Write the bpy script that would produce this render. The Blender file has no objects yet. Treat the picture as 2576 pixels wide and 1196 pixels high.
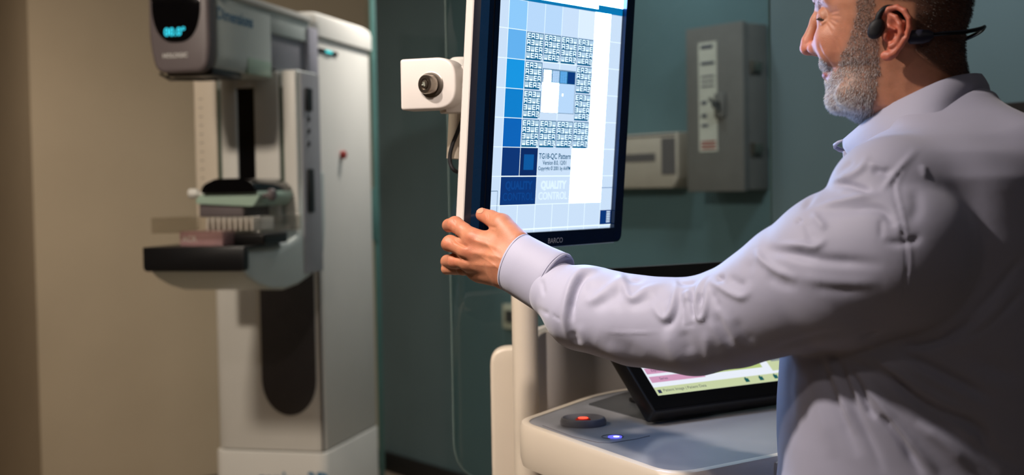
import bpy, bmesh, math, random
import numpy as np
from mathutils import Vector, Matrix

random.seed(7); rng = np.random.default_rng(7)
S = bpy.context.scene
C = S.collection

# ------------------------------------------------------------------ camera
CZ = 1.43; FPX = 3300.0; PITCH = math.radians(2.13); ROLL = math.radians(1.0)
_f = np.array([0, math.cos(PITCH), -math.sin(PITCH)])
_u = np.array([0, math.sin(PITCH), math.cos(PITCH)])
_r = np.array([1.0, 0, 0])
CR = math.cos(ROLL) * _r - math.sin(ROLL) * _u
CU = math.sin(ROLL) * _r + math.cos(ROLL) * _u
CF = _f; CC = np.array([0, 0, CZ])
cd = bpy.data.cameras.new('camera'); cam = bpy.data.objects.new('camera', cd); C.objects.link(cam)
cam.matrix_world = Matrix([[CR[0], CU[0], -CF[0], 0], [CR[1], CU[1], -CF[1], 0], [CR[2], CU[2], -CF[2], CZ], [0, 0, 0, 1]])
cd.sensor_width = 36; cd.lens = FPX / 2576 * 36; cd.clip_start = .05
cd.dof.use_dof = True; cd.dof.focus_distance = 1.80; cd.dof.aperture_fstop = 3.8
S.camera = cam

def ray(u, v): return CF + CR * (u - 1288) / FPX + CU * (598 - v) / FPX
def P(u, v, d): return CC + d * ray(u, v)          # point seen at photo pixel u,v at distance d along the view axis
def on_plane(u, v, p0, n):
    n = np.asarray(n, float); r = ray(u, v)
    return CC + r * (np.dot(np.asarray(p0) - CC, n) / np.dot(r, n))
def pix(p):
    d = np.asarray(p) - CC; z = d @ CF
    return 1288 + FPX * (d @ CR) / z, 598 - FPX * (d @ CU) / z, z

# ------------------------------------------------------------------ world, lights, exposure
W = bpy.data.worlds.new('world'); S.world = W; W.use_nodes = True
W.node_tree.nodes['Background'].inputs[0].default_value = (.5, .6, .7, 1)
W.node_tree.nodes['Background'].inputs[1].default_value = .02
S.view_settings.view_transform = 'Standard'; S.view_settings.look = 'None'
S.view_settings.exposure = 0; S.view_settings.gamma = 1; S.view_settings.use_curve_mapping = False
S.cycles.use_denoising = True; S.cycles.max_bounces = 8
S.cycles.sample_clamp_indirect = 4

def area(name, loc, target, size, power, col, spread=180, size_y=None):
    l = bpy.data.lights.new(name, 'AREA'); l.energy = power; l.color = col
    l.shape = 'RECTANGLE' if size_y else 'DISK'; l.size = size
    if size_y: l.size_y = size_y
    l.spread = math.radians(spread)
    o = bpy.data.objects.new(name, l); C.objects.link(o)
    o.location = loc; o.rotation_euler = (Vector(target) - Vector(loc)).to_track_quat('-Z', 'Y').to_euler()
    return o
area('downlight_key', (-.95, 1.22, 2.62), (.10, 1.66, 1.25), .10, 8.6, (1, .88, .80), 84)
area('downlight_front', (-.55, .45, 2.62), (-.24, 1.84, 1.50), .10, 2.3, (1, .86, .78), 50)
area('downlight_mammography', (-1.35, 1.75, 2.66), (-1.0, 3.9, 1.0), .2, 27, (1, .87, .74), 130)
area('downlight_wall', (.9, 3.3, 2.66), (1.0, 4.0, 1.0), .3, 7.5, (.90, .96, 1), 150)
area('downlight_corner', (.35, 4.35, 2.66), (.1, 5.6, 1.3), .2, 5, (.92, .97, 1), 150)  # added fill lamp, brightens the teal wall towards the corner
area('downlight_column', (-.22, 4.75, 2.66), (-.55, 4.7, 1.6), .10, 8.5, (1, .94, .88), 120)
area('downlight_left', (-2.0, 4.4, 2.66), (-1.8, 5.2, .6), .25, 11, (1, .86, .73), 140)
area('ceiling_panel_light', (.2, -.9, 2.66), (.2, -.2, 0), 1.2, 4.8, (1, .89, .82), 180, .6)  # unseen fill lamp from the camera side, lifts the dark torso

# ------------------------------------------------------------------ materials
def rgb(r, g, b):
    f = lambda c: (c / 12.92 if c <= .04045 else ((c + .055) / 1.055) ** 2.4)
    return (f(r / 255), f(g / 255), f(b / 255))
MATS = {}
def mat(name, col, rough=.5, metal=0, noise=0, nscale=20, bump=0, bscale=200, spec=.5, coat=0, trans=0, ior=1.45, sss=0, ssc=None, sheen=0):
    if name in MATS: return MATS[name]
    m = bpy.data.materials.new(name); m.use_nodes = True; nt = m.node_tree; b = nt.nodes['Principled BSDF']
    b.inputs['Base Color'].default_value = (*col, 1); b.inputs['Roughness'].default_value = rough
    b.inputs['Metallic'].default_value = metal; b.inputs['Specular IOR Level'].default_value = spec
    b.inputs['Coat Weight'].default_value = coat; b.inputs['Transmission Weight'].default_value = trans; b.inputs['IOR'].default_value = ior
    b.inputs['Sheen Weight'].default_value = sheen
    if sss:
        b.inputs['Subsurface Weight'].default_value = sss; b.inputs['Subsurface Radius'].default_value = ssc or (1, .35, .2)
        b.inputs['Subsurface Scale'].default_value = .008
    tc = nt.nodes.new('ShaderNodeTexCoord')
    if noise:
        n = nt.nodes.new('ShaderNodeTexNoise'); n.inputs['Scale'].default_value = nscale; n.inputs['Detail'].default_value = 5
        nt.links.new(tc.outputs['Object'], n.inputs['Vector'])
        r = nt.nodes.new('ShaderNodeMapRange'); r.inputs[1].default_value = .3; r.inputs[2].default_value = .7
        r.inputs[3].default_value = 1 - noise; r.inputs[4].default_value = 1 + noise
        nt.links.new(n.outputs['Fac'], r.inputs[0])
        x = nt.nodes.new('ShaderNodeVectorMath'); x.operation = 'SCALE'; x.inputs[0].default_value = col
        nt.links.new(r.outputs[0], x.inputs['Scale']); nt.links.new(x.outputs[0], b.inputs['Base Color'])
    if bump:
        n2 = nt.nodes.new('ShaderNodeTexNoise'); n2.inputs['Scale'].default_value = bscale; n2.inputs['Detail'].default_value = 3
        nt.links.new(tc.outputs['Object'], n2.inputs['Vector'])
        bp = nt.nodes.new('ShaderNodeBump'); bp.inputs['Strength'].default_value = bump; bp.inputs['Distance'].default_value = .001
        nt.links.new(n2.outputs['Fac'], bp.inputs['Height']); nt.links.new(bp.outputs[0], b.inputs['Normal'])
    MATS[name] = m; return m
def emit(name, col, strength=1.0):
    if name in MATS: return MATS[name]
    m = bpy.data.materials.new(name); m.use_nodes = True; nt = m.node_tree
    b = nt.nodes['Principled BSDF']; b.inputs['Base Color'].default_value = (.01, .01, .012, 1); b.inputs['Roughness'].default_value = .25
    b.inputs['Emission Color'].default_value = (*col, 1); b.inputs['Emission Strength'].default_value = strength
    MATS[name] = m; return m
def pane(name, tint, f=.06, rough=.02, ior=1.5):
    m = bpy.data.materials.new(name); m.use_nodes = True; nt = m.node_tree; nt.nodes.clear()
    o = nt.nodes.new('ShaderNodeOutputMaterial'); mx = nt.nodes.new('ShaderNodeMixShader')
    t = nt.nodes.new('ShaderNodeBsdfTransparent'); t.inputs[0].default_value = (*tint, 1)
    g = nt.nodes.new('ShaderNodeBsdfGlossy'); g.inputs['Roughness'].default_value = rough; g.inputs[0].default_value = (1, 1, 1, 1)
    fr = nt.nodes.new('ShaderNodeLayerWeight'); fr.inputs[0].default_value = .5
    pw = nt.nodes.new('ShaderNodeMath'); pw.operation = 'POWER'; pw.inputs[1].default_value = 5; nt.links.new(fr.outputs['Facing'], pw.inputs[0])
    ml = nt.nodes.new('ShaderNodeMath'); ml.operation = 'MULTIPLY_ADD'; ml.inputs[1].default_value = .5 * f / .06; ml.inputs[2].default_value = f * .6; nt.links.new(pw.outputs[0], ml.inputs[0])
    nt.links.new(ml.outputs[0], mx.inputs[0]); nt.links.new(t.outputs[0], mx.inputs[1]); nt.links.new(g.outputs[0], mx.inputs[2])
    nt.links.new(mx.outputs[0], o.inputs[0]); MATS[name] = m; return m

M_beige = mat('beige_paint', rgb(168, 152, 128), .75, noise=.03, nscale=3, bump=.15, bscale=120)
M_teal = mat('teal_paint', rgb(90, 112, 118), .7, noise=.05, nscale=2.5, bump=.15, bscale=120)
M_ceil = mat('ceiling_paint', rgb(215, 212, 205), .9, noise=.03, nscale=6)
M_floor = mat('vinyl_floor', rgb(150, 136, 118), .45, noise=.15, nscale=30)
M_base = mat('dark_baseboard', rgb(22, 25, 27), .6, noise=.1)
M_white = mat('white_enamel', rgb(202, 196, 190), .38, noise=.012, nscale=12, bump=.06, bscale=500)
M_cream = mat('cream_enamel', rgb(202, 190, 172), .35, noise=.015, nscale=9, bump=.05, bscale=400)
M_unit = mat('gantry_plastic', rgb(205, 203, 196), .4, noise=.015, nscale=8)
M_unitgreen = mat('pale_green_plastic', rgb(150, 172, 156), .4, noise=.03, nscale=8)
M_unitside = mat('pale_grey_plastic', rgb(178, 186, 182), .4, noise=.02, nscale=8)
M_purple = mat('warm_grey_plastic', rgb(92, 84, 85), .42, noise=.03, nscale=15)
M_slot = mat('dark_track', rgb(52, 48, 48), .55, noise=.08, nscale=20)
M_black = mat('black_plastic', rgb(14, 14, 16), .35, noise=.1, nscale=30)
M_gloss = mat('black_glass', rgb(5, 5, 7), .08, noise=.05, nscale=10)
M_navy = mat('dark_bezel', rgb(20, 22, 32), .32, noise=.06, nscale=40, bump=.08, bscale=900)
M_grey = mat('grey_worktop', rgb(128, 129, 133), .36, noise=.03, nscale=30, bump=.15, bscale=900)
M_grey2 = mat('grey_guard', rgb(104, 104, 110), .42, noise=.03, nscale=30)
M_metal = mat('brushed_steel', rgb(165, 155, 145), .28, 1, noise=.12, nscale=60)
M_box = mat('grey_painted_steel', rgb(112, 106, 104), .5, noise=.06, nscale=12)
M_label = mat('paper_label', rgb(196, 188, 178), .6, noise=.05, nscale=40)
M_ink = mat('dark_ink', rgb(60, 62, 80), .6, noise=.05)
M_blueink = mat('blue_ink', rgb(40, 105, 140), .6, noise=.05)
M_redink = mat('red_ink', rgb(150, 50, 45), .6, noise=.05)
M_paleink = mat('pale_ink', rgb(190, 190, 186), .6, noise=.05)
M_redbtn = mat('red_button', rgb(205, 40, 25), .35, noise=.05)
M_glass = pane('shield_glass', (.86, .95, .95))
M_acryl = pane('clear_acrylic', (.93, .92, .90), f=.05, rough=.12)
M_edge = mat('green_glass_edge', rgb(72, 108, 104), .2, noise=.1, nscale=5)
M_rubber = mat('black_rubber', rgb(20, 20, 24), .6, noise=.05)
M_wood = mat('dark_laminate', rgb(24, 19, 18), .5, noise=.2, nscale=8)
M_pink = mat('pink_acrylic', rgb(176, 140, 140), .2, noise=.06, nscale=40, trans=.35)

# ------------------------------------------------------------------ mesh helpers
def tag(o, label=None, cat=None, group=None, kind=None):
    for k, v in (('label', label), ('category', cat), ('group', group), ('kind', kind)):
        if v: o[k] = v
    return o
def empty(name, loc, label, cat, group=None):
    o = bpy.data.objects.new(name, None); C.objects.link(o); o.location = loc; o.empty_display_size = .05
    return tag(o, label, cat, group)
def root_loc(o):
    while o.parent: o = o.parent
    return np.array(o.location)
def link(name, me, m, parent=None, base=None):
    """vertices in world space; the object's origin is its thing's base"""
    if m is not None:
        for x in (m if isinstance(m, (list, tuple)) else [m]): me.materials.append(x)
    o = bpy.data.objects.new(name, me); C.objects.link(o)
    if parent is not None:
        L = root_loc(parent); o.parent = parent
    else:
        co = np.empty(len(me.vertices) * 3); me.vertices.foreach_get('co', co); co = co.reshape(-1, 3)
        L = np.array(base) if base is not None else np.array([*(co[:, :2].min(0) + co[:, :2].max(0)) / 2, co[:, 2].min()])
        o.location = L
    me.transform(Matrix.Translation(-Vector(L)))
    return o
def auto(me, ang=35):
    n = len(me.polygons)
    if n: me.polygons.foreach_set('use_smooth', np.ones(n, bool)); me.set_sharp_from_angle(angle=math.radians(ang))
class MB:
    def __init__(s): s.bm = bmesh.new(); s.mi = 0
    def add(s, vs, fs):
        bv = [s.bm.verts.new(tuple(v)) for v in vs]
        out = []
        for f in fs:
            try: ff = s.bm.faces.new([bv[i] for i in f]); ff.material_index = s.mi; out.append(ff)
            except ValueError: pass
        return bv, out
    def prism(s, poly, org, ex, ey, ez, t0, t1, bevel=0, seg=2, vbevel=0):
        org, ex, ey, ez = map(lambda a: np.asarray(a, float), (org, ex, ey, ez)); n = len(poly)
        tmp = bmesh.new()
        a = [tmp.verts.new(tuple(org + ex * p[0] + ey * p[1] + ez * t0)) for p in poly]
        b = [tmp.verts.new(tuple(org + ex * p[0] + ey * p[1] + ez * t1)) for p in poly]
        tmp.faces.new(a[::-1]); tmp.faces.new(b)
        for i in range(n): tmp.faces.new([a[i], a[(i + 1) % n], b[(i + 1) % n], b[i]])
        bmesh.ops.recalc_face_normals(tmp, faces=tmp.faces[:])
        if bevel:
            es = [e for e in tmp.edges if e.calc_face_angle(0) > .45]
            bmesh.ops.bevel(tmp, geom=es, offset=bevel, segments=seg, affect='EDGES', profile=.5, clamp_overlap=True)
        s._merge(tmp)
    def box(s, org, ex, ey, ez, a, b, c, bevel=0, seg=2):
        s.prism([(a[0], b[0]), (a[1], b[0]), (a[1], b[1]), (a[0], b[1])], org, ex, ey, ez, c[0], c[1], bevel, seg)
    def _merge(s, tmp):
        tmp.verts.index_update(); mp = [s.bm.verts.new(v.co) for v in tmp.verts]
        for f in tmp.faces:
            try: g = s.bm.faces.new([mp[v.index] for v in f.verts]); g.material_index = s.mi
            except ValueError: pass
        tmp.free()
    def tube(s, pts, rad, n=12, cap=True, flat=1.0, upv=None):
        pts = [np.asarray(p, float) for p in pts]; N = len(pts)
        if np.isscalar(rad): rad = [rad] * N
        rings = []; prev = None
        for i, p in enumerate(pts):
            t = pts[min(i + 1, N - 1)] - pts[max(i - 1, 0)]; t = t / np.linalg.norm(t)
            if prev is None:
                q = np.array(upv if upv is not None else ([0, 0, 1] if abs(t[2]) < .9 else [1, 0, 0]), float)
            else: q = prev
            q = q - t * (q @ t); q /= np.linalg.norm(q); prev = q; w = np.cross(t, q)
            rings.append([p + rad[i] * (math.cos(a) * q + flat * math.sin(a) * w) for a in np.linspace(0, 2 * math.pi, n, endpoint=False)])
        vs = [v for r in rings for v in r]; fs = []
        for i in range(N - 1):
            for j in range(n): fs.append([i * n + j, i * n + (j + 1) % n, (i + 1) * n + (j + 1) % n, (i + 1) * n + j])
        if cap: fs += [list(range(n))[::-1], [(N - 1) * n + j for j in range(n)]]
        s.add(vs, fs)
    def lathe(s, prof, org, ez, n=40):
        ez = np.asarray(ez, float) / np.linalg.norm(ez); q = np.array([1, 0, 0]) if abs(ez[0]) < .8 else np.array([0, 1, 0])
        q = q - ez * (q @ ez); q = q / np.linalg.norm(q); w = np.cross(ez, q); vs = []; fs = []
        for r, h in prof:
            vs += [np.asarray(org) + ez * h + r * (math.cos(a) * q + math.sin(a) * w) for a in np.linspace(0, 2 * math.pi, n, endpoint=False)]
        for i in range(len(prof) - 1):
            for j in range(n): fs.append([i * n + j, i * n + (j + 1) % n, (i + 1) * n + (j + 1) % n, (i + 1) * n + j])
        fs += [list(range(n))[::-1], [(len(prof) - 1) * n + j for j in range(n)]]
        s.add(vs, fs)
    def loft(s, rings, cap=True):
        n = len(rings[0]); vs = [v for r in rings for v in r]; fs = []
        for i in range(len(rings) - 1):
            for j in range(n): fs.append([i * n + j, i * n + (j + 1) % n, (i + 1) * n + (j + 1) % n, (i + 1) * n + j])
        if cap: fs += [list(range(n))[::-1], [(len(rings) - 1) * n + j for j in range(n)]]
        s.add(vs, fs)
    def out(s, name, m, parent=None, ang=35, recalc=True, base=None):
        if recalc: bmesh.ops.recalc_face_normals(s.bm, faces=s.bm.faces[:])
        me = bpy.data.meshes.new(name); s.bm.to_mesh(me); s.bm.free()
        o = link(name, me, m, parent, base); auto(me, ang); return o
def rrect(x0, x1, y0, y1, r, n=6, corners=(1, 1, 1, 1)):
    """rounded rectangle, corners bl, br, tr, tl"""
    out = []
    for k, (cx, cy, a0) in enumerate(((x0 + r, y0 + r, 180), (x1 - r, y0 + r, 270), (x1 - r, y1 - r, 0), (x0 + r, y1 - r, 90))):
        if corners[k]:
            out += [(cx + r * math.cos(math.radians(a0 + 90 * i / n)), cy + r * math.sin(math.radians(a0 + 90 * i / n))) for i in range(n + 1)]
        else: out.append(((x0, y0), (x1, y0), (x1, y1), (x0, y1))[k])
    return out
def round_poly(pts, rads, n=6):
    out = []; N = len(pts)
    for i in range(N):
        p = np.array(pts[i], float); a = np.array(pts[i - 1], float) - p; b = np.array(pts[(i + 1) % N], float) - p; r = rads[i] if not np.isscalar(rads) else rads
        if r <= 0: out.append(tuple(p)); continue
        r = min(r, np.linalg.norm(a) * .49, np.linalg.norm(b) * .49)
        A = p + a / np.linalg.norm(a) * r; B = p + b / np.linalg.norm(b) * r
        for k in range(n + 1):
            t = k / n; out.append(tuple((1 - t) ** 2 * A + 2 * t * (1 - t) * p + t * t * B))
    return out
def text_tris(txt, size, bold=0, align='CENTER', shear=0, sx=1.0):
    cu = bpy.data.curves.new('txt', 'FONT'); cu.body = txt; cu.size = size; cu.align_x = align; cu.align_y = 'CENTER'; cu.offset = bold; cu.shear = shear
    cu.resolution_u = 3
    o = bpy.data.objects.new('txt', cu); C.objects.link(o); dg = bpy.context.evaluated_depsgraph_get(); dg.update()
    me = bpy.data.meshes.new_from_object(o.evaluated_get(dg))
    vs = [(v.co.x * sx, v.co.y) for v in me.vertices]; fs = [list(p.vertices) for p in me.polygons]
    bpy.data.objects.remove(o); bpy.data.curves.remove(cu); bpy.data.meshes.remove(me)
    return vs, fs
def put_text(mb, txt, size, org, ex, ey, ez, lift, **k):
    vs, fs = text_tris(txt, size, **k); org, ex, ey, ez = map(np.asarray, (org, ex, ey, ez))
    mb.add([org + ex * x + ey * y + ez * lift for x, y in vs], fs)
Z = np.array([0, 0, 1.0])

#@@ROOM
# ------------------------------------------------------------------ room
T = np.array([.588, -.809, 0]); T /= np.linalg.norm(T); B_ = np.array([-T[1] * -1, T[0] * -1, 0])  # along teal wall; along beige wall
B_ = np.array([-.809, -.588, 0]) / np.linalg.norm([.809, .588])
corner = np.array([-.686, 6.70, 0])
def _len():      # length of the left wall so that its outside corner stands where the photo shows it
    best = min(np.linspace(1.0, 2.6, 1601), key=lambda t: abs(pix(corner + B_ * t + np.array([0, 0, 1.2]))[0] - 88)); return best
WC_LEN = _len()
wA = corner + T * 9.2; wC = corner + B_ * WC_LEN; wD = wC - T * 1.3; wE = wD + B_ * 3.0; wF = wE + T * 13.0
H = 2.7
def wall(name, p, q, m, th=.1, h0=0, h1=H):
    d = (q - p) / np.linalg.norm(q - p); n = np.cross(d, Z)
    mid = (p + q) / 2
    inside = np.array([0., 1.5, 0])
    if np.dot(inside - mid, n) < 0: n = -n
    mb = MB(); mb.box(p, d, Z, -n, (0, np.linalg.norm(q - p)), (h0, h1), (0, th)); o = mb.out(name, m); o['kind'] = 'structure'; return o
wall('wall_back', corner, wA, M_teal)
wall('wall_left', corner - B_ * .1, wC, M_beige)
wall('wall_recess', wC - T * .1, wD, M_beige)
wall('wall_far_left', wD, wE, M_beige)
wall('wall_near_left', wE, wF, M_beige)
wall('wall_front', wF, wA, M_beige)
poly = [wA, corner + np.array([.0, .15, 0]), wC, wD, wE, wF]
for nm, z0, z1, m in (('floor', -.08, 0, M_floor), ('ceiling', H, H + .08, M_ceil)):
    mb = MB(); mb.prism([(p[0], p[1]) for p in poly], (0, 0, 0), (1, 0, 0), (0, 1, 0), Z, z0, z1); mb.out(nm, m)['kind'] = 'structure'
nT = np.cross(T, Z); nT = nT if nT @ (np.array([0, 1.5, 0]) - corner) > 0 else -nT
nB = np.cross(B_, Z); nB = nB if nB @ (np.array([0, 1.5, 0]) - corner) > 0 else -nB
mb = MB(); mb.box(corner + T * .02, T, Z, nT, (0, 9.0), (.0, .10), (0.001, .014), .003); mb.out('baseboard_back', M_base)['kind'] = 'structure'
mb = MB(); mb.box(corner, B_, Z, nB, (.03, 1.70), (.0, .10), (0.001, .014), .003); mb.out('baseboard_left', M_base)['kind'] = 'structure'

# things on the teal wall
def wallpt(u, v): return on_plane(u, v, corner, nT)
def wc(u, v): p = wallpt(u, v) - corner; return p @ T, p[2]
# electrical disconnect box: its front face stands off the wall
def offc(u, v, off): p = on_plane(u, v, corner + nT * off, nT) - corner; return p @ T, p[2]
OFF = .13
x0, z1 = offc(1727, 72, OFF); x1, z1b = offc(1864, 60, OFF); _, z0 = offc(1728, 478, OFF); _, z0b = offc(1864, 482, OFF)
z1 = (z1 + z1b) / 2; z0 = (z0 + z0b) / 2
E = empty('electrical_disconnect', tuple(corner + T * (x0 + x1) / 2 + Z * z0), 'grey metal electrical disconnect box mounted on teal wall behind the glass shield', 'electrical box')
mb = MB(); mb.box(corner, T, Z, nT, (x0, x1), (z0, z1), (.001, OFF - .02), .006); mb.out('body', M_box, E)
mb = MB(); mb.box(corner, T, Z, nT, (x0 - .006, x1 + .006), (z0 - .004, z1 + .004), (OFF - .02, OFF), .005); mb.out('cover', M_box, E)
w = x1 - x0; hh = z1 - z0
mb = MB(); mb.box(corner, T, Z, nT, (x0 + w * .22, x0 + w * .56), (z0 + hh * .24, z1 - hh * .09), (OFF, OFF + .001)); lb = mb.out('paper_label', M_label, E); lb['label'] = 'tall pale label strip with faded print'
for k, (f, l, hgt) in enumerate(((.88, .22, .012), (.78, .25, .01), (.70, .24, .005), (.67, .24, .005), (.64, .24, .005), (.54, .1, .012), (.46, .1, .012), (.40, .12, .01))):
    mb = MB(); mb.box(corner, T, Z, nT, (x0 + w * .27, x0 + w * (.27 + l)), (z0 + hh * f - hgt / 2, z0 + hh * f + hgt / 2), (OFF + .0012, OFF + .002))
    mb.out('printed_line', M_ink, lb)
for f in (.30, .28, .26):
    mb = MB(); mb.box(corner, T, Z, nT, (x0 + w * .26, x0 + w * .53), (z0 + hh * f - .003, z0 + hh * f + .003), (OFF + .0012, OFF + .002))
    mb.out('red_printed_line', M_redink, lb)
mb = MB(); mb.box(corner, T, Z, nT, (x0 + w * .54, x0 + w * .72), (z0 + hh * .44, z0 + hh * .59), (OFF, OFF + .012), .004); pl = mb.out('handle_plate', M_box, E)
mb = MB(); hc = corner + T * (x0 + w * .62) + Z * (z0 + hh * .52) + nT * (OFF + .012)
mb.tube([hc, hc + nT * .02], .012, 14); mb.tube([hc + nT * .016 + T * .02 + Z * -.02, hc + nT * .018 - T * .022 + Z * .022], .006, 10); mb.out('switch_handle', M_slot, E)
for f in (.74, .25):
    mb = MB(); mb.box(corner, T, Z, nT, (x1 + .004, x1 + .018), (z0 + hh * f - .016, z0 + hh * f + .016), (.045, .085), .003)
    mb.tube([corner + T * (x1 + .011) + Z * (z0 + hh * f - .02) + nT * .09, corner + T * (x1 + .011) + Z * (z0 + hh * f + .02) + nT * .09], .006, 10); mb.out('latch', M_metal, E)
# dispenser box
x0, z1 = offc(1560, 345, .09); x1, z1b = offc(1704, 332, .09); _, z0 = offc(1640, 474, .09)
x0 -= .12
E = empty('wall_dispenser', tuple(corner + T * (x0 + x1) / 2 + Z * z0), 'beige wall dispenser box with a grey printed panel, left of the electrical box', 'dispenser')
mb = MB(); mb.prism([(x0, z0), (x1 - .03, z0), (x1, z0 + .035), (x1, z1b), (x0, z1b)], corner, T, Z, nT, .001, .09, .006); mb.out('body', mat('beige_box', rgb(176, 160, 148), .55, noise=.04), E)
mb = MB(); mb.box(corner, T, Z, nT, (x1 - .085, x1 - .012), (z0 + .05, z1b - .02), (.09, .092)); mb.out('grey_panel', M_purple, E)
mb = MB(); mb.box(corner, T, Z, nT, (x0 + .02, x1 - .12), (z0 + .10, z0 + .13), (.09, .0915)); mb.box(corner, T, Z, nT, (x0 + .01, x1 - .01), (z1b - .012, z1b - .006), (.09, .0915)); mb.out('printed_bands', M_purple, E)
# white switch box seen below the hand
x0, z1 = offc(1262, 765, .04); x1, z0 = offc(1305, 832, .04)
E = empty('wall_switch', tuple(corner + T * x0 + Z * z0), 'small cream switch box on teal wall beside the white post', 'switch')
mb = MB(); mb.box(corner, T, Z, nT, (x0, x1), (z0, z1), (.001, .04), .006); mb.out('plate', M_cream, E)
mb = MB(); mb.box(corner, T, Z, nT, (x0 + (x1 - x0) * .3, x0 + (x1 - x0) * .7), (z0 + .03, z0 + .06), (.04, .05), .002); mb.box(corner, T, Z, nT, (x0 + (x1 - x0) * .3, x0 + (x1 - x0) * .7), (z1 - .05, z1 - .025), (.04, .05), .002); mb.out('rocker', M_slot, E)
# dark cabinet at the far right, behind the shoulder
p = P(2480, 262, 2.9); dC = T
q = P(2640, 250, 2.35)
E = empty('dark_cabinet', (p[0] + .45, p[1] + .1, 0), 'tall dark cabinet top behind the man\'s shoulder against teal wall', 'cabinet')
ca = np.array([p[0], p[1], 0]); zt = p[2]
mb = MB(); mb.box(ca, T, Z, -nT, (0, .95), (0.06, zt), (0, .35), .006); mb.out('carcass', M_wood, E)
mb = MB(); mb.box(ca, T, Z, -nT, (.03, .92), (0.0, .06), (0.03, .33), .003); mb.out('plinth', M_black, E)
for k in range(2):
    mb = MB(); mb.box(ca, T, Z, nT, (.01 + .47 * k, .47 + .47 * k), (.08, zt - .03), (.0, .018), .003); d_ = mb.out('door', M_wood, E)
    mb = MB(); hx = .43 if k == 0 else .51
    mb.tube([ca + T * hx + Z * .95 + nT * .018, ca + T * hx + Z * .95 + nT * .04, ca + T * hx + Z * 1.08 + nT * .04, ca + T * hx + Z * 1.08 + nT * .018], .005, 8); mb.out('handle', M_metal, d_)
# glass panel seen nearly edge-on beside the corner
g0 = P(949, 600, 5.2); gd = np.array([g0[0], g0[1] , 0]); gdir = gd / np.linalg.norm(gd); gn = np.array([-gdir[1], gdir[0], 0])
gdir2 = gdir * math.cos(.035) + gn * math.sin(.035); gn2 = np.array([-gdir2[1], gdir2[0], 0])
E = empty('glass_partition', tuple(gd), 'tall green-edged glass panel standing edge-on beside the mammography column', 'glass panel')
mb = MB(); mb.box(gd, gdir2, Z, gn2, (0, .7), (.03, 2.25), (-.006, .006), .001); mb.out('pane', M_glass, E)
mb = MB(); mb.box(gd, gdir2, Z, gn2, (-.004, 0.0), (.03, 2.25), (-.011, .011), .001); mb.out('polished_edge', M_edge, E)
hz = P(960, 540, 5.2)[2]
mb = MB(); mb.prism([(-.021 + .021 * math.cos(a), .1 * math.sin(a) * 1.1) for a in np.linspace(0, 2 * math.pi, 28, endpoint=False)], gd + Z * hz + CR * .012 - gdir * .012, CR * np.array([1, 1, 0]), Z, gdir, 0, .006, .002); mb.out('oval_pull', M_edge, E)
mb = MB(); mb.box(gd, gdir2, Z, gn2, (-.01, .71), (0, .03), (-.02, .02), .003); mb.out('floor_channel', M_metal, E)

#@@MAMMO
# ------------------------------------------------------------------ mammography unit
YW = math.radians(14); ML = np.array([math.cos(YW), -math.sin(YW), 0]); MBk = np.array([math.sin(YW), math.cos(YW), 0])
MO = np.array([(490 - 1288) / FPX * 3.6, 3.6, 0])
def ma(u, v, c): p = on_plane(u, v, MO + MBk * c, MBk) - MO; return p @ ML, p[2]
def mc(u, v, a): p = on_plane(u, v, MO + ML * a, ML) - MO; return p @ MBk, p[2]
E = empty('mammography_unit', tuple(MO + MBk * .9), 'white mammography machine with tall column, tube head and black breast support', 'mammography machine')
# column
cF = .74
a0, _ = ma(537, 900, cF); a1, _ = ma(812, 900, cF); cr, _ = mc(950, 900, a1)
_, zseam = ma(700, 1137, cF); _, ztop = ma(700, 97, cF); _, zcap = mc(930, 40, a1)
sec = round_poly([(a0, cF), (a1, cF), (a1, cr), (a0, cr)], [.05, .035, .04, .04], 6)
mb = MB(); mb.prism(sec, MO, ML, MBk, Z, zseam + .004, ztop - .002, .004); col_ = mb.out('column', M_unit, E)
sec2 = round_poly([(a0 - .006, cF - .008), (a1 + .004, cF - .008), (a1 + .004, cr), (a0 - .006, cr)], [.05, .035, .04, .04], 6)
mb = MB(); mb.prism(sec2, MO, ML, MBk, Z, 0.02, zseam, .006); base_ = mb.out('column_base', M_unit, E)
mb = MB(); mb.prism([(x, y) for x, y in sec], MO, ML, MBk, Z, 0, .0205); mb.out('plinth', M_black, E)
mb = MB()
capr = []
for k, (s_, zz) in enumerate(((1.0, ztop), (1.045, ztop + .004), (1.045, ztop + .055), (1.02, ztop + .072), (.93, ztop + .085), (.7, ztop + .094), (.3, ztop + .098))):
    cx = np.array([(a0 + a1) / 2, (cF + cr) / 2]); capr.append([MO + ML * (cx[0] + (x - cx[0]) * s_) + MBk * (cx[1] + (y - cx[1]) * s_) + Z * zz for x, y in sec])
mb.loft(capr); mb.out('column_cap', M_unit, E)
# vertical seam strip and U-shaped dark track
x0, _ = ma(659, 900, cF); x1, _ = ma(795, 900, cF); _, zb = ma(728, 1046, cF); _, zt = ma(728, 600, cF)
pl = [(x0, zt)] + [(x0 + (x1 - x0) / 2 * (1 - math.cos(t)), zb + (x1 - x0) * .62 - (x1 - x0) * .62 * math.sin(t)) for t in np.linspace(0, math.pi, 17)] + [(x1, zt)]
mb = MB(); mb.prism(pl, MO, ML, Z, -MBk, -cF, -cF + .006, .002); mb.out('travel_track', M_slot, E)
mb = MB(); px_, _ = ma(806, 900, cF); mb.box(MO, ML, Z, MBk, (px_, px_ + .002), (zseam + .004, 1.2), (cF - .0015, cF + .02)); mb.out('panel_seam', M_slot, E)
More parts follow.
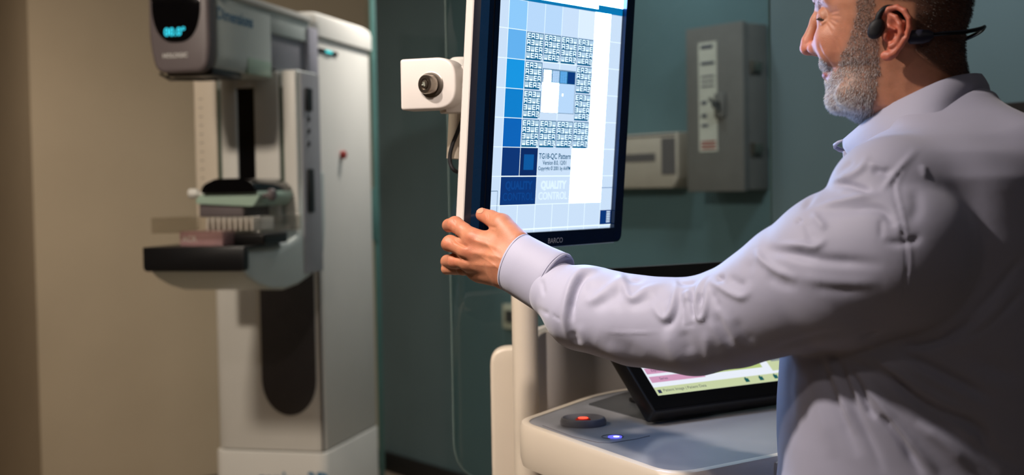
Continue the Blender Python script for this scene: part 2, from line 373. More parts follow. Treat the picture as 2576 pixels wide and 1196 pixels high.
# indicator bar and stop button on the column
ax0, zz = ma(784, 129, cF); ax1, _ = ma(812, 129, cF)
c0_, z0_ = mc(816, 129, a1); c1_, _ = mc(847, 129, a1)
mb = MB(); mb.box(MO, MBk, Z, ML, (c0_ - .06, c1_), (z0_ - .006, z0_ + .006), (a1 - .001, a1 + .005), .002); ib = mb.out('indicator_bar', M_black, E)
mb = MB(); c2_, _ = mc(830, 129, a1 + .006); mb.box(MO, MBk, Z, ML, (c2_ - .035, c2_ + .02), (z0_ - .004, z0_ + .004), (a1 + .005, a1 + .007)); mb.out('indicator_light', emit('cyan_glow', (.05, .75, .75), 1.2), ib)
cb, zb = mc(858, 390, a1)
mb = MB(); mb.lathe([(.012, 0), (.014, .004), (.014, .014), (.009, .018)], MO + MBk * cb + ML * a1 + Z * zb, ML, 20); mb.out('stop_button', M_redink, E)
# C-arm body
cA = .42
a0, zt = ma(489, 184, cA); a1, zt2 = ma(746, 200, cA); _, zb = ma(700, 690, cA)
outl = round_poly([(a0, zb), (a1, zb), (a1, zt), (a0, zt)], [.0, .0, .012, .02], 6)
# the body is three uprights with a recessed black channel between
xs = [ma(u, 330, cA)[0] for u in (489, 545, 555, 596, 639, 702, 712, 746)]
mb = MB(); mb.prism(outl, MO, ML, Z, MBk, cA + .015, cA + .17, .01, 3); mb.out('arm_body', M_unitside, E)
_, zs = ma(600, 222, cA); _, zs2 = ma(600, 560, cA)
for nm, i, j, zA, zB, m in (('arm_face', 0, 1, zb, zt - .002, M_cream), ('arm_face', 2, 3, zb, zt - .004, M_unit), ('arm_face', 4, 5, zb, zt - .004, M_unit), ('arm_face', 6, 7, zb, zt - .002, M_unit)):
    mb = MB(); mb.box(MO, ML, Z, MBk, (xs[i], xs[j]), (zA, zB), (cA, cA + .016), .006, 3); mb.out(nm, m, E)
mb = MB(); mb.box(MO, ML, Z, MBk, (xs[3], xs[4]), (zs2, zs), (cA + .008, cA + .0155)); mb.out('travel_slot', M_gloss, E)
mb = MB(); mb.box(MO, ML, Z, MBk, (xs[3] - .01, xs[4] + .01), (zs, zt - .005), (cA + .002, cA + .016), .003); mb.out('slot_header', M_unit, E)
for i in (1, 5):
    mb = MB(); mb.box(MO, ML, Z, MBk, (xs[i], xs[i + 1]), (zb + .1, zs), (cA + .012, cA + .0155))
    mb.out('guide_groove', mat('groove_green', rgb(70, 84, 72), .6, noise=.05), E)
# scale ticks at left face
for k in range(14):
    mb = MB(); mb.box(MO, ML, Z, MBk, (xs[0] + .018, xs[0] + .03), (zs - .03 - k * .027, zs - .028 - k * .027), (cA - .001, cA + .0002))
    mb.out('scale_mark', M_slot, E)
# right side cover with controls
mb = MB(); mb.box(MO, MBk, Z, ML, (cA + .02, cA + .165), (zb, zt - .006), (a1, a1 + .006), .003); mb.out('side_cover', mat('side_grey_plastic', rgb(150, 150, 154), .42, noise=.03, nscale=15), E)
_, zq0 = mc(772, 222, a1); _, zq1 = mc(772, 280, a1); cq, _ = mc(763, 300, a1); cq2, _ = mc(779, 300, a1)
mb = MB(); mb.box(MO, MBk, Z, ML, (cq, cq2), (zq1, zq0), (a1 + .006, a1 + .012), .004); mb.out('control_pad', M_black, E)
_, zq0 = mc(772, 425, a1); _, zq1 = mc(772, 535, a1)
mb = MB(); mb.box(MO, MBk, Z, ML, (cq, cq2), (zq1, zq0), (a1 + .006, a1 + .012), .004); mb.out('hand_grip', M_black, E)
for v in (300, 330, 362):
    cc_, zz_ = mc(771, v, a1); mb = MB(); mb.lathe([(.008, 0), (.008, .004)], MO + MBk * cc_ + Z * zz_ + ML * (a1 + .006), ML, 14)
    mb.out('side_button', M_black, E)
# lower arm with curved belly (side profile)
aL, zB0 = ma(368, 684, 0); aR, _ = ma(612, 684, 0)
_, zTd = ma(480, 622, -.02)
prof = [(.012, zB0 + .0), (.05, zB0 - .022), (.12, zB0 - .048), (.2, zB0 - .066), (.3, zB0 - .074), (.4, zB0 - .066), (.5, zB0 - .045), (.57, zB0 - .015), (.612, zB0 + .03), (.625, zB0 + .10), (.625, zB0 + .28), (.44, zB0 + .28), (.42, zTd + .02), (.34, zTd - .003), (.012, zTd - .003)]
mb = MB(); mb.prism(prof, MO, MBk, Z, ML, aL, a1 + .002, .012, 3); mb.out('lower_arm', M_unitside, E)
mb = MB(); a_, z_ = ma(560, 690, .3)
# detector
_, zT = ma(480, 622, -.02); _, zBt = ma(480, 684, -.02); aL, _ = ma(360, 650, -.02); aR, _ = ma(614, 650, -.02)
mb = MB(); mb.prism(rrect(aL, aR, zBt, zT, .012, 4, (1, 1, 0, 0)), MO, ML, Z, MBk, -.022, .011, .003); mb.box(MO, ML, MBk, Z, (aL, aR), (.0, .2), (zT - .004, zT), .001); mb.out('detector', M_black, E)
r1, zr = mc(708, 583, aR); aP, _ = ma(560, 600, .12)
mb = MB(); mb.prism(round_poly([(aP, .09), (aR + .01, .09), (aR + .01, .29), (aP, .29)], [.0, .01, .06, .0], 6), MO, ML, MBk, Z, zT, zT + .032, .006, 3); mb.out('support_plate', M_black, E)
# phantom block
b0, _ = ma(452, 600, .02); b1, _ = ma(560, 600, .02)
mb = MB(); mb.box(MO, ML, Z, MBk, (b0, b1), (zT + .0005, zT + .042), (.02, .11), .002)
ph = mb.out('phantom_block', M_pink, E)
mb = MB(); put_text(mb, 'ACR', .022, MO + ML * (b0 + .03) + Z * (zT + .02) + MBk * .02, ML, Z, -MBk, .001); mb.out('phantom_text', M_label, ph)
# compression paddle
p0, zp = ma(381, 588, -.01); p1, zp1 = ma(655, 545, -.01)
mb = MB(); t_ = .003
mb.box(MO, ML, MBk, Z, (p0, p1), (-.01, .27), (zp, zp + t_), .001)
for (A, Bq, cA0, cA1) in ((p0, p0 + t_, -.01, .27), (p1 - t_, p1, -.01, .27), (p0, p1, -.01, -.01 + t_), (p0, p1, .27 - t_, .27)):
    mb.box(MO, ML, MBk, Z, (A, Bq), (cA0, cA1), (zp, zp1), .001)
pd = mb.out('compression_paddle', M_acryl, E)
for k in range(9):
    mb = MB(); mb.box(MO, ML, MBk, Z, (p0 + .11 + k * .017, p0 + .116 + k * .017), (.10, .24), (zp + .003, zp1 - .004), .001)
    mb.out('paddle_rib', mat('frosted_rib', rgb(225, 218, 208), .25, noise=.05, trans=.3), pd)
# compression device
_, zk0 = ma(590, 546, .18); _, zk1 = ma(590, 512, .18); k0, _ = ma(500, 530, .18); k1, _ = ma(612, 530, .18)
mb = MB(); mb.box(MO, ML, Z, MBk, (k0, k1), (zk0, zk1), (.18, .36), .006, 3); mb.out('paddle_clamp', M_purple, E)
_, zk2 = ma(590, 486, .18); k2, _ = ma(640, 500, .18)
mb = MB(); mb.prism(round_poly([(k0 - .004, zk1), (k2, zk1 - .01), (k2 + .02, zk1 + .02), (k2 + .012, zk2 + .01), (k2 - .02, zk2), (k0 + .02, zk2), (k0 - .004, zk1 + .014)], .008, 3), MO, ML, Z, MBk, .17, .41, .006, 3); mb.out('compression_carriage', M_unitgreen, E)
_, zk3 = ma(590, 446, .22); k3, _ = ma(528, 470, .22); k4, _ = ma(668, 470, .22)
mb = MB(); mb.prism(round_poly([(k3, zk2), (k4, zk2), (k4 - .008, zk3 - .018), (k4 - .04, zk3 - .004), (k3 + .05, zk3 - .004), (k3 + .012, zk3 - .02)], .012, 4), MO, ML, Z, MBk, .155, .40, .012, 3); mb.out('carriage_cover', M_gloss, E)
for (u, v, cc_, r_, L_) in ((487, 487, .2, .014, .03), (508, 492, .24, .011, .02), (684, 490, .2, .018, .02)):
    a_, z_ = ma(u, v, cc_); mb = MB(); mb.lathe([(r_ * .6, 0), (r_, .004), (r_, L_ * .7), (r_ * .7, L_)], MO + ML * (a_ - L_ / 2) + Z * z_ + MBk * cc_, ML, 18)
    mb.tube([MO + ML * (a_) + Z * z_ + MBk * cc_, MO + ML * (a_ + (.04 if u < 600 else -.04)) + Z * (z_ - .004) + MBk * cc_], .006, 8); mb.out('adjustment_knob', M_unit if u < 600 else M_purple, E)
# tube head
h0, zh = ma(376, 186, -.02); h1, _ = ma(527, 186, -.02); zht = CZ + .56
fo = round_poly([(h0 + .02, zh), (h1 - .012, zh), (h1, zh + .06), (h1, zht), (h0, zht), (h0, zh + .08)], [.03, .03, .03, .03, .03, .05], 6)
mb = MB(); mb.prism(fo, MO, ML, Z, MBk, -.02, .03, .012, 3); hd = mb.out('tube_head_front', M_purple, E)
cS, _ = mc(684, 130, h1); cE, _ = mc(782, 130, h1)
fo2 = round_poly([(h0 + .01, zh + .01), (h1 - .01, zh + .01), (h1, zh + .04), (h1, zht - .006), (h0 + .006, zht - .006), (h0 + .006, zh + .05)], [.02, .02, .02, .02, .02, .02], 5)
mb = MB(); mb.prism(fo2, MO, ML, Z, MBk, .03, cS, .006, 2); mb.out('tube_head_body', M_unitside, E)
mb = MB(); mb.box(MO, ML, Z, MBk, (h0 + .01, h1 - .012), (zh + .045, zh + .15), (cS, cE - .02), .004); mb.out('tube_head_neck', mat('mid_grey_plastic', rgb(120, 120, 126), .45, noise=.03), E)
mb = MB(); mb.box(MO, ML, Z, MBk, (h0 + .008, h1 - .002), (zh + .15, zht - .01), (cS - .004, cE), .006); mb.out('tube_head_rear', M_unitside, E)
mb = MB(); mb.box(MO, ML, Z, MBk, (h1 - .03, h1 + .008), (zht - .012, zht + .006), (-.0, cE), .004); mb.out('top_rail', M_unit, E)
mb = MB(); mb.box(MO, ML, Z, MBk, (h1 - .014, h1 + .006), (zh + .03, zh + .2), (cE - .03, cE + .05), .006); mb.out('hinge_cover', mat('lilac_grey_plastic', rgb(170, 168, 178), .4, noise=.03), E)
d0, zd = ma(384, 110, -.021); d1, _ = ma(506, 110, -.021); dt = zht - .02
dm = (d0 + d1) / 2; dw = (d1 - d0) / 2
dp = [(dm + dw * (1 - .18 * (math.sin(t)) ** 2) * math.cos(t) if True else 0, zd + .095 - .095 * math.sin(t)) for t in np.linspace(math.pi, 0, 21)]
dp = [(dm + dw * np.sign(math.cos(t)) * abs(math.cos(t)) ** .75, zd + .10 - .10 * math.sin(t)) for t in np.linspace(math.pi, 0, 25)] + [(d1, dt), (d0, dt)]
mb = MB(); mb.prism(dp, MO, ML, Z, MBk, -.024, -.018, .002); ds = mb.out('head_display', M_gloss, E)
mb = MB(); ax_, az_ = ma(440, 81, -.024)
put_text(mb, '00.0\u00b0', .03, MO + ML * ax_ + Z * az_ + MBk * -.024, ML, Z, -MBk, .001, bold=.0006); mb.out('display_digits', emit('cyan_digits', (.03, .6, .75), 1.6), ds)
mb = MB(); ax_, az_ = ma(441, 140, -.02)
put_text(mb, 'HOLOGIC', .0165, MO + ML * ax_ + Z * az_ + MBk * -.02, ML, Z, -MBk, .001, bold=.0003); mb.out('maker_name', M_paleink, hd)
cx_, cz_ = mc(592, 46, h1)
mb = MB(); put_text(mb, 'Dimensions', .048, MO + MBk * cx_ + Z * cz_ + ML * h1, MBk, Z, ML, .001, bold=.001); mb.out('model_name', M_blueink, E)
ca_, _ = mc(620, 170, h1)
mb = MB(); mb.box(MO, MBk, Z, ML, (.22, cS - .01), (zh + .014, zh + .06), (h1 - .012, h1 + .0015), .001); mb.out('green_panel', M_unitgreen, E)
mb = MB(); mb.box(MO, ML, MBk, Z, (h0 + .03, h1 - .01), (.02, .2), (zh - .006, zh + .012), .003); mb.tube([MO + ML * (h0 + .02) + MBk * .0 + Z * (zh + .002), MO + ML * (h0 + .04) + MBk * .02 + Z * (zh - .014), MO + ML * (h1 - .01) + MBk * .05 + Z * (zh - .016)], .004, 8); mb.out('collimator_frame', M_black, E)
ax_, az_ = ma(738, 1210, cF - .008)
mb = MB(); put_text(mb, 'genius 3D', .075, MO + ML * ax_ + Z * az_ + MBk * (cF - .008), ML, Z, -MBk, .001, bold=.002, sx=.86); mb.out('series_name', M_blueink, base_)

#@@MONITOR
# ------------------------------------------------------------------ diagnostic monitor on its arm
YM = math.radians(51.17); TM = math.radians(5.04)
ES = np.array([math.cos(YM), math.sin(YM), 0]); NH = np.array([math.sin(YM), -math.cos(YM), 0])     # right, outward (level)
ET = Z * math.cos(TM) + (-NH) * -math.sin(TM) * -1
ET = np.array([0, 0, 0.0])
_cb, _sb = math.cos(TM), math.sin(TM)
Rz = np.array([[math.cos(YM), -math.sin(YM), 0], [math.sin(YM), math.cos(YM), 0], [0, 0, 1]]); Rx = np.array([[1, 0, 0], [0, _cb, -_sb], [0, _sb, _cb]])
RM = Rz @ Rx; ES = RM @ [1, 0, 0]; ET = RM @ [0, 0, 1]; EN = RM @ [0, -1, 0]; MP = np.array([.0748793, 2.01326541, 1.53376184]); CELL = .043
def ms(u, v, off=0): p = on_plane(u, v, MP + EN * off, EN) - MP; return p @ ES, p @ ET
# active area in metres: i = column lines, j = row lines from the top
def gi(i): return (i - 3) * CELL
def gj(j): return -(j - 4) * CELL
sx0 = ms(1249, 100)[0]; sx1 = ms(1567, 100)[0]; sy0 = ms(1500, 575)[1]; sy1 = sy0 + .433
E = empty('diagnostic_monitor', tuple(MP + ET * (sy0 - .05)), 'tall portrait diagnostic monitor showing a blue and white test pattern, gripped by the man', 'monitor')
bx0 = ms(1213, 400, .004)[0]; bx1 = ms(1592, 100, .004)[0]; by0 = ms(1500, 612, .004)[1]; by1 = sy1 + .035
bez = rrect(bx0, bx1, by0, by1, .012, 6)
def M3(a, b, n): return MP + ES * a + ET * b + EN * n
# bezel = frame ring with opening
def ring_plate(mb, outer, inner, n0, n1):
    # outer and inner: same-length closed loops
    k = len(outer); vs = [M3(x, y, n1) for x, y in outer] + [M3(x, y, n1) for x, y in inner] + [M3(x, y, n0) for x, y in outer] + [M3(x, y, n0) for x, y in inner]; fs = []
    for i in range(k):
        j = (i + 1) % k
        fs += [[i, j, k + j, k + i], [2 * k + i, 3 * k + i, 3 * k + j, 2 * k + j], [i, 2 * k + i, 2 * k + j, j], [k + i, k + j, 3 * k + j, 3 * k + i]]
    mb.add(vs, fs)
inner = rrect(sx0, sx1, sy0, sy1, .0006, 6)
mb = MB(); ring_plate(mb, bez, inner, -.012, .004); bezel = mb.out('bezel', mat('bezel_glass', rgb(6, 26, 48), .12, noise=.05), E)  # the screen's blue reflection is put into the bezel's base colour
mb = MB(); mb.box(MP, ES, ET, EN, (sx0 - .014, sx0 - .0125), (by0 + .01, by1 - .01), (.004, .0046)); mb.out('bezel_groove', M_black, bezel)
# dark band down the side behind the glass, white shell
mb = MB(); mb.prism(rrect(bx0 + .0005, bx1 - .0005, by0 + .0005, by1 - .0005, .012, 6), MP, ES, ET, EN, -.026, -.0121, .0015); mb.out('side_band', M_navy, E)
mb = MB()
rings = []
for n_, ins in ((-.026, .001), (-.0275, .0), (-.040, .0008), (-.0445, .005), (-.048, .016), (-.060, .06), (-.075, .09)):
    rings.append([M3(x, y, n_) for x, y in rrect(bx0 + ins, bx1 - ins, by0 + ins, by1 - ins, .016, 6)])
mb.loft(rings); mb.out('rear_shell', M_white, E)
mb = MB(); mb.box(MP, ES, ET, EN, (bx0 + .012, bx1 - .012), (by0 - .0025, by0 + .0015), (-.024, -.001), .001); mb.out('lower_glass_lip', mat('pale_lip', rgb(150, 170, 180), .2, noise=.05), E)
# screen: one mesh, test pattern drawn in its faces
cols = {}
def sc(name, r, g, b, k=1.0):
    c = rgb(r, g, b); return emit('screen_' + name, tuple(x * k for x in c), 1.0)
SM = [emit('screen_white', (13, 25, 48), 1), sc('pale', 206, 228, 252, .98), sc('line', 230, 248, 255, 1.15), sc('dark', 4, 52, 118), sc('blue', 4, 88, 160),
      sc('azure', 20, 150, 226), sc('sky', 100, 178, 240), sc('light', 140, 200, 248), sc('mist', 185, 218, 252), sc('haze', 205, 228, 254, .98), sc('veil', 222, 240, 255, 1.0),
      sc('ink', 2, 88, 128), sc('block', 5, 96, 140), emit('screen_glyph', (.90, 1.15, 1.35), 1), sc('deep', 2, 40, 98), sc('faint', 6, 66, 138), sc('palemark', 218, 238, 254, 1.1), sc('band', 4, 118, 178), sc('cobalt', 8, 128, 206), sc('royal', 4, 100, 186)]
IX = {m.name[7:]: i for i, m in enumerate(SM)}
scr = MB()
def q(a0, a1, b0, b1, m, lv):
    a0 = max(a0, sx0); a1 = min(a1, sx1); b0 = max(b0, sy0); b1 = min(b1, sy1)
    if a1 <= a0 or b1 <= b0: return
    scr.mi = IX[m]; n = -.004 + lv * .00012
    scr.add([M3(a0, b0, n), M3(a1, b0, n), M3(a1, b1, n), M3(a0, b1, n)], [[0, 1, 2, 3]])
def cell(i0, i1, j0, j1, m, lv, inset=0.0): q(gi(i0) + inset, gi(i1) - inset, gj(j1) + inset, gj(j0) - inset, m, lv)
q(sx0, sx1, sy0, sy1, 'pale', 0)
LW = .0005
def vline(i, j0, j1, m='line', lv=2, w=LW): q(gi(i) - w, gi(i) + w, gj(j1), gj(j0), m, lv)
def hline(j, i0, i1, m='line', lv=2, w=LW): q(gi(i0), gi(i1), gj(j) - w, gj(j) + w, m, lv)
ymax = (sy1 / -CELL) + 4
# left column of greys dark to light, going up
for j, m in ((-2, 'haze'), (-1, 'sky'), (0, 'light'), (1, 'sky'), (2, 'azure'), (3, 'cobalt'), (4, 'royal')): cell(0, 1, j, j + 1, m, 1)
cell(0, 1, 0, 1, 'light', 1)
for i, m in ((1, 'mist'), (2, 'mist'), (3, 'haze'), (4, 'veil'), (5, 'white')): cell(i, i + 1, 0, 1, m, 1)
for i in range(5): vline(i, -3, 1, 'line')
cell(5, 6, 1, 7, 'white', 1); cell(4, 5, 5, 7, 'white', 1)
cell(0, 1, 5, 6, 'dark', 1); cell(1, 2, 5, 6, 'deep', 1); q(gi(1.22), gi(1.78), gj(5.78), gj(5.24), 'blue', 2)
cell(0, 2, 6, 7, 'dark', 1)
for j in range(-1, 9): hline(j, -1, 1 if j < 5 else 0)
for j in (1, 2, 3, 4, 5, 6): hline(j, 6, 7)
hline(6, 0, 4, w=.0008); hline(7, 0, 6); hline(5, 0, 2)
vline(0, -3, 7); vline(1, 1, 6); vline(2, 5, 7); vline(4, 5, 7)
for i in range(0, 7): vline(i, 7, 8.1)
for j in (6.45,): hline(j, 6, 7, 'blue', 2, .0004)
hline(6.5, -1, -.13, 'ink', 2, .0004); vline(-.13, 6.5, 7.7, 'ink', 2, .0004)
cell(6.02, 7, 7.3, 7.85, 'dark', 2); 
for k in range(7): q(gi(6.44), gi(6.68), gj(7.38 + k * .065), gj(7.345 + k * .065), 'palemark', 3)
q(sx0, sx1, sy0 + .0035, sy0 + .0055, 'line', 3)
# top title strip
q(sx0, sx1, gj(.0), gj(-.12), 'band', 3); q(gi(.9), gi(5.15), gj(-.12), gj(-.52), 'white', 4); q(gi(5.15), sx1, gj(-.28), gj(-.7), 'white', 4); q(gi(5.15), sx1, gj(0), gj(-.28), 'band', 3)
q(gi(1.5), gi(5.1), gj(-.52), gj(-.66), 'band', 3)
# CX blocks
def E4(a, b, s, rot, mcol, lv):
    w = s * .2
    bars = {'E': [(-.5, -.5, -.18, .5), (-.5, .3, .5, .5), (-.5, -.1, .5, .1), (-.5, -.5, .5, -.3)]}['E']
    if rot == 1: bars = [(-.5, -.5, -.28, .5), (.28, -.5, .5, .5), (-.5, .28, .5, .5), (-.5, -.22, .5, .0)]; rot = 0
    for x0_, y0_, x1_, y1_ in bars:
        for _ in range(rot): x0_, y0_, x1_, y1_ = y0_, -x1_, y1_, -x0_
        x0_, x1_ = min(x0_, x1_), max(x0_, x1_); y0_, y1_ = min(y0_, y1_), max(y0_, y1_)
        q(a + x0_ * s, a + x1_ * s, b + y0_ * s, b + y1_ * s, mcol, lv)
def cx(i, j, num, bg='block', fg='glyph'):
    cell(i + .03, i + .98, j + .03, j + .98, bg, 2)
    order = [0, 1, 2, 3]
    for r in range(4):
        for c_ in range(4):
            a = gi(i + .15 + .23 * c_); b = gj(j + .15 + .225 * r); E4(a, b, CELL * .185, order[(r + c_) % 4], fg, 3)
    if num is not None:
        q(gi(i + .87), gi(i + .98), gj(j + .98), gj(j + .80), 'palemark', 4)
        vs, fs = text_tris(num, .0095); scr.mi = IX['ink']; scr.add([M3(gi(i + .92) + x, gj(j + .89) + y, -.004 + 5 * .00012) for x, y in vs], fs)
for (i, j, n_) in ((1, 1, '2'), (2, 1, '3'), (3, 1, '4'), (4, 1, '5'), (1, 2, '1'), (1, 3, '0'), (1, 4, '-1'), (2, 4, '-2'), (3, 4, '9'), (4, 4, '8'), (4, 2, '6'), (4, 3, '7')): cx(i, j, n_)
# centre patch
q(gi(2.02), gi(3.98), gj(3.76), gj(2.22), 'ink', 2); q(gi(2.04), gi(3.96), gj(3.745), gj(2.24), 'mist', 3); q(gi(2.04), gi(3.0), gj(3.745), gj(2.7), 'white', 4)
q(gi(2.05), gi(3.95), gj(2.70), gj(2.25), 'ink', 4); q(gi(2.09), gi(2.52), gj(2.68), gj(2.27), 'white', 5); q(gi(2.58), gi(3.0), gj(2.68), gj(2.27), 'mist', 5); q(gi(3.04), gi(3.46), gj(2.68), gj(2.27), 'sky', 5); q(gi(3.5), gi(3.93), gj(2.68), gj(2.27), 'dark', 5)
for k, (a_, m_) in enumerate(((2.09, 'haze'), (2.58, 'band'), (3.04, 'dark'), (3.5, 'faint'))):
    for r in range(7):
        for c_ in range(7): q(gi(a_ + .02 + c_ * .058), gi(a_ + .05 + c_ * .058), gj(2.30 + r * .055 + .02), gj(2.30 + r * .055 + (c_ % 2) * .01), m_, 6)
q(gi(3.22), gi(3.28), gj(3.14), gj(3.06), 'white', 5)
for i in (3,): vline(i, 2, 2.22); vline(i, 3.76, 4)
hline(2, 2, 4)
def stext(t, h, i, j, m, bold=0, sx=1):
    vs, fs = text_tris(t, h, bold=bold, sx=sx); scr.mi = IX[m]; scr.add([M3(gi(i) + x, gj(j) + y, -.004 + 6 * .00012) for x, y in vs], fs)
stext('TG18-QC Pattern', .0118, 3, 5.30, 'ink', .0002, .93); stext('Version 8.0, 12/01', .0092, 3, 5.53, 'ink', .00015, .9); stext('Copyright \u00a9 2001 by AAPM', .0082, 3, 5.73, 'ink', .00015, .88)
for i0, m in ((1, 'faint'), (3, 'palemark')):
    stext('QUALITY', .0165, i0, 6.33, m, .0008, .93); stext('CONTROL', .0165, i0, 6.72, m, .0002, .93)
scr_o = scr.out('screen', SM, E, recalc=False)
mb = MB(); ax_, ay_ = ms(1397, 606, .004)
put_text(mb, 'BARCO', .0115, M3(ax_, ay_, .004), ES, ET, EN, .0002, bold=-.0001); mb.out('maker_name', M_paleink, bezel)
# bracket with lock behind the shell, plus arm
def br(u, v, n): p = on_plane(u, v, P(1075, 215, 1.98), NH_b) - P(1075, 215, 1.98); return p
NH_b = np.array([-.34, -.94, 0]); NH_b /= np.linalg.norm(NH_b); BX = np.array([.94, -.34, 0]); BX /= np.linalg.norm(BX)
BO = P(1075, 215, 1.98)
def bpt(u, v): p = on_plane(u, v, BO, NH_b) - BO; return p @ BX, p @ Z
A = empty('monitor_stand', tuple(np.array([BO[0] + .1, BO[1] + .1, .0]) * [1, 1, 0]), 'white monitor support post and bracket with a steel lock, behind the portrait monitor', 'monitor stand')
bl = bpt(1008, 278); tl = bpt(1010, 149); tr = bpt(1150, 149); brr = bpt(1150, 280)
w_ = tr[0] - tl[0]; rr_ = (tl[1] - bl[1]) * .42
mb = MB(); mb.prism(round_poly([(bl[0], bl[1]), (bl[0] + w_, bl[1]), (bl[0] + w_, tl[1]), (bl[0], tl[1])], [.005, rr_, rr_, .005], 10), BO, BX, Z, NH_b, -.045, 0.0, .004, 3); mb.out('bracket_cover', M_white, A)
kx, kz = bpt(1085, 213)
mb = MB(); ko = BO + BX * kx + Z * kz + NH_b * .0; mb.lathe([(.0195, 0), (.0195, .0015), (.018, .002), (.0145, .002)], ko, NH_b, 48); wsh = mb.out('lock_washer', M_metal, A)
kd = NH_b * .9 - BX * .35 + Z * .0; kd /= np.linalg.norm(kd)
mb = MB(); mb.lathe([(.0145, 0.001), (.0145, .013), (.0135, .0145), (.0085, .0145), (.008, .012), (.0068, .012), (.0065, .015), (.0035, .0155), (.001, .0155)], ko, kd, 48); lk = mb.out('lock_cylinder', M_metal, A)
mb = MB()
for ang in (20, 110): 
    v_ = BX * math.cos(math.radians(ang)) + Z * math.sin(math.radians(ang)); w2 = np.cross(kd, v_)
    mb.box(ko + kd * .0156, v_, w2, kd, (-.0035, .0035), (-.0012, .0012), (0, .0006))
mb.out('keyway', mat('bright_keyway', rgb(190, 195, 180), .2, .6, noise=.05), lk)
# arm plates running from the bracket to the shell
pe = M3((bx0 + bx1) / 2 - .03, 0.02, -.080)
s0 = BO + BX * (w_ * .15) + NH_b * -.03
sh = np.array([pe[0], pe[1], 0]); ang = sh - [s0[0], s0[1], 0]; Ld = np.linalg.norm(ang); ang /= Ld; an = np.cross(ang, Z)
_, za = bpt(1150, 160); _, zb_ = bpt(1150, 188); _, zc_ = bpt(1150, 232); _, zd_ = bpt(1150, 283)
mb = MB(); mb.box([s0[0], s0[1], BO[2]], ang, Z, an, (.0, Ld + .001), (zb_, za), (-.03, .012), .003); mb.out('upper_arm_plate', M_white, A)
mb = MB(); mb.box([s0[0], s0[1], BO[2]], ang, Z, an, (.0, Ld + .001), (zd_ + .002, zc_), (-.03, .012), .003); mb.out('lower_arm_plate', M_white, A)
mb = MB(); mb.box([s0[0], s0[1], BO[2]], ang, Z, an, (.02, Ld), (zc_, zb_), (-.022, -.002), .002); mb.out('inner_link', M_unit, A)
mb = MB(); pc = P(1160, 158, 2.08); mb.lathe([(.012, -.01), (.02, -.008), (.02, .004), (.014, .008)], pc, Z, 20); mb.out('pivot_cap', M_unit, A)
# post up from the cart to the arm
pp = P(1322, 900, 2.335); pz = P(1322, 215, 2.335)[2]
PP = np.array([pp[0], pp[1], 0])
mb = MB(); mb.tube([PP + Z * .25, PP + Z * pz], .0233, 32); mb.out('post', M_cream, A)
hp = np.array([BO[0], BO[1], 0]) + np.array([.05, .06, 0])
mb = MB(); mb.tube([PP + Z * (pz - .03), np.array([hp[0], hp[1], pz - .03])], .018, 16); mb.out('cross_link', M_white, A)
p1 = P(1146, 300, 2.07)
mb = MB(); mb.tube([P(1148, 283, 2.07), P(1146, 330, 2.07), P(1142, 400, 2.07)], .012, 12); mb.out('cable_sleeve', M_cream, A)
pts = [P(1164, 300, 2.05), P(1150, 335, 2.05), P(1138, 365, 2.05), P(1132, 390, 2.05), P(1133, 412, 2.05), P(1142, 428, 2.05), P(1156, 434, 2.06), P(1175, 436, 2.08), P(1200, 430, 2.1)]
def spline(pts, n=6):
    pts = [np.asarray(p, float) for p in pts]; out = []; Q = [2 * pts[0] - pts[1]] + pts + [2 * pts[-1] - pts[-2]]
    for i in range(1, len(Q) - 2):
        for k in range(n):
            t = k / n; a, b, c, d = Q[i - 1:i + 3]; out.append(.5 * ((2 * b) + (-a + c) * t + (2 * a - 5 * b + 4 * c - d) * t * t + (-a + 3 * b - 3 * c + d) * t ** 3))
    return out + [pts[-1]]
mb = MB(); mb.tube(spline(pts), .0032, 10); tag(mb.out('monitor_cable', M_rubber), 'thin black cable looping down behind the portrait monitor', 'cable')

#@@CART
# ------------------------------------------------------------------ workstation cart
CTZ = 1.05
def cz(u, v, z=CTZ): p = on_plane(u, v, (0, 0, z), Z); return p[0], p[1]
r5 = np.array(cz(1690, 1205)); rd = np.array(cz(1962, 1150)) - r5; rd /= np.linalg.norm(rd); rb = np.array([-rd[1], rd[0]])
rim = [cz(1290, 1063), cz(1500, 990), tuple(np.array(cz(1500, 990)) + rd * .14), tuple(r5 + rb * .60 + rd * .66), tuple(r5 + rd * .66 + rb * .17), tuple(r5 + rd * .50 + rb * .17), tuple(r5 + rd * .23), tuple(r5)]
def scaled(poly, ins):
    out = []; N = len(poly); P_ = [np.array(p) for p in poly]
    area_ = sum(P_[i][0] * P_[(i + 1) % N][1] - P_[(i + 1) % N][0] * P_[i][1] for i in range(N)); sgn = 1 if area_ > 0 else -1
    for i in range(N):
        a = P_[i - 1]; b = P_[i]; c = P_[(i + 1) % N]; e1 = (b - a) / np.linalg.norm(b - a); e2 = (c - b) / np.linalg.norm(c - b)
        n1 = np.array([-e1[1], e1[0]]) * sgn; n2 = np.array([-e2[1], e2[0]]) * sgn; m = n1 + n2; m /= (m @ n1); out.append(b + m * ins)
    return out
E = empty('workstation_cart', (rim[0][0] + .4, rim[0][1] - .1, 0), 'white workstation cart with grey top, under the touchscreen beside the man', 'cart')
K = [.05, .1, .1, .1, .05, .05, .02, .06]
outer = round_poly(rim, K, 8); inn = round_poly(scaled(rim, .016), [k * .8 for k in K], 8); inn2 = round_poly(scaled(rim, .012), [k * .85 for k in K], 8); o2 = round_poly(scaled(rim, .003), K, 8); under = round_poly(scaled(rim, .03), K, 8)
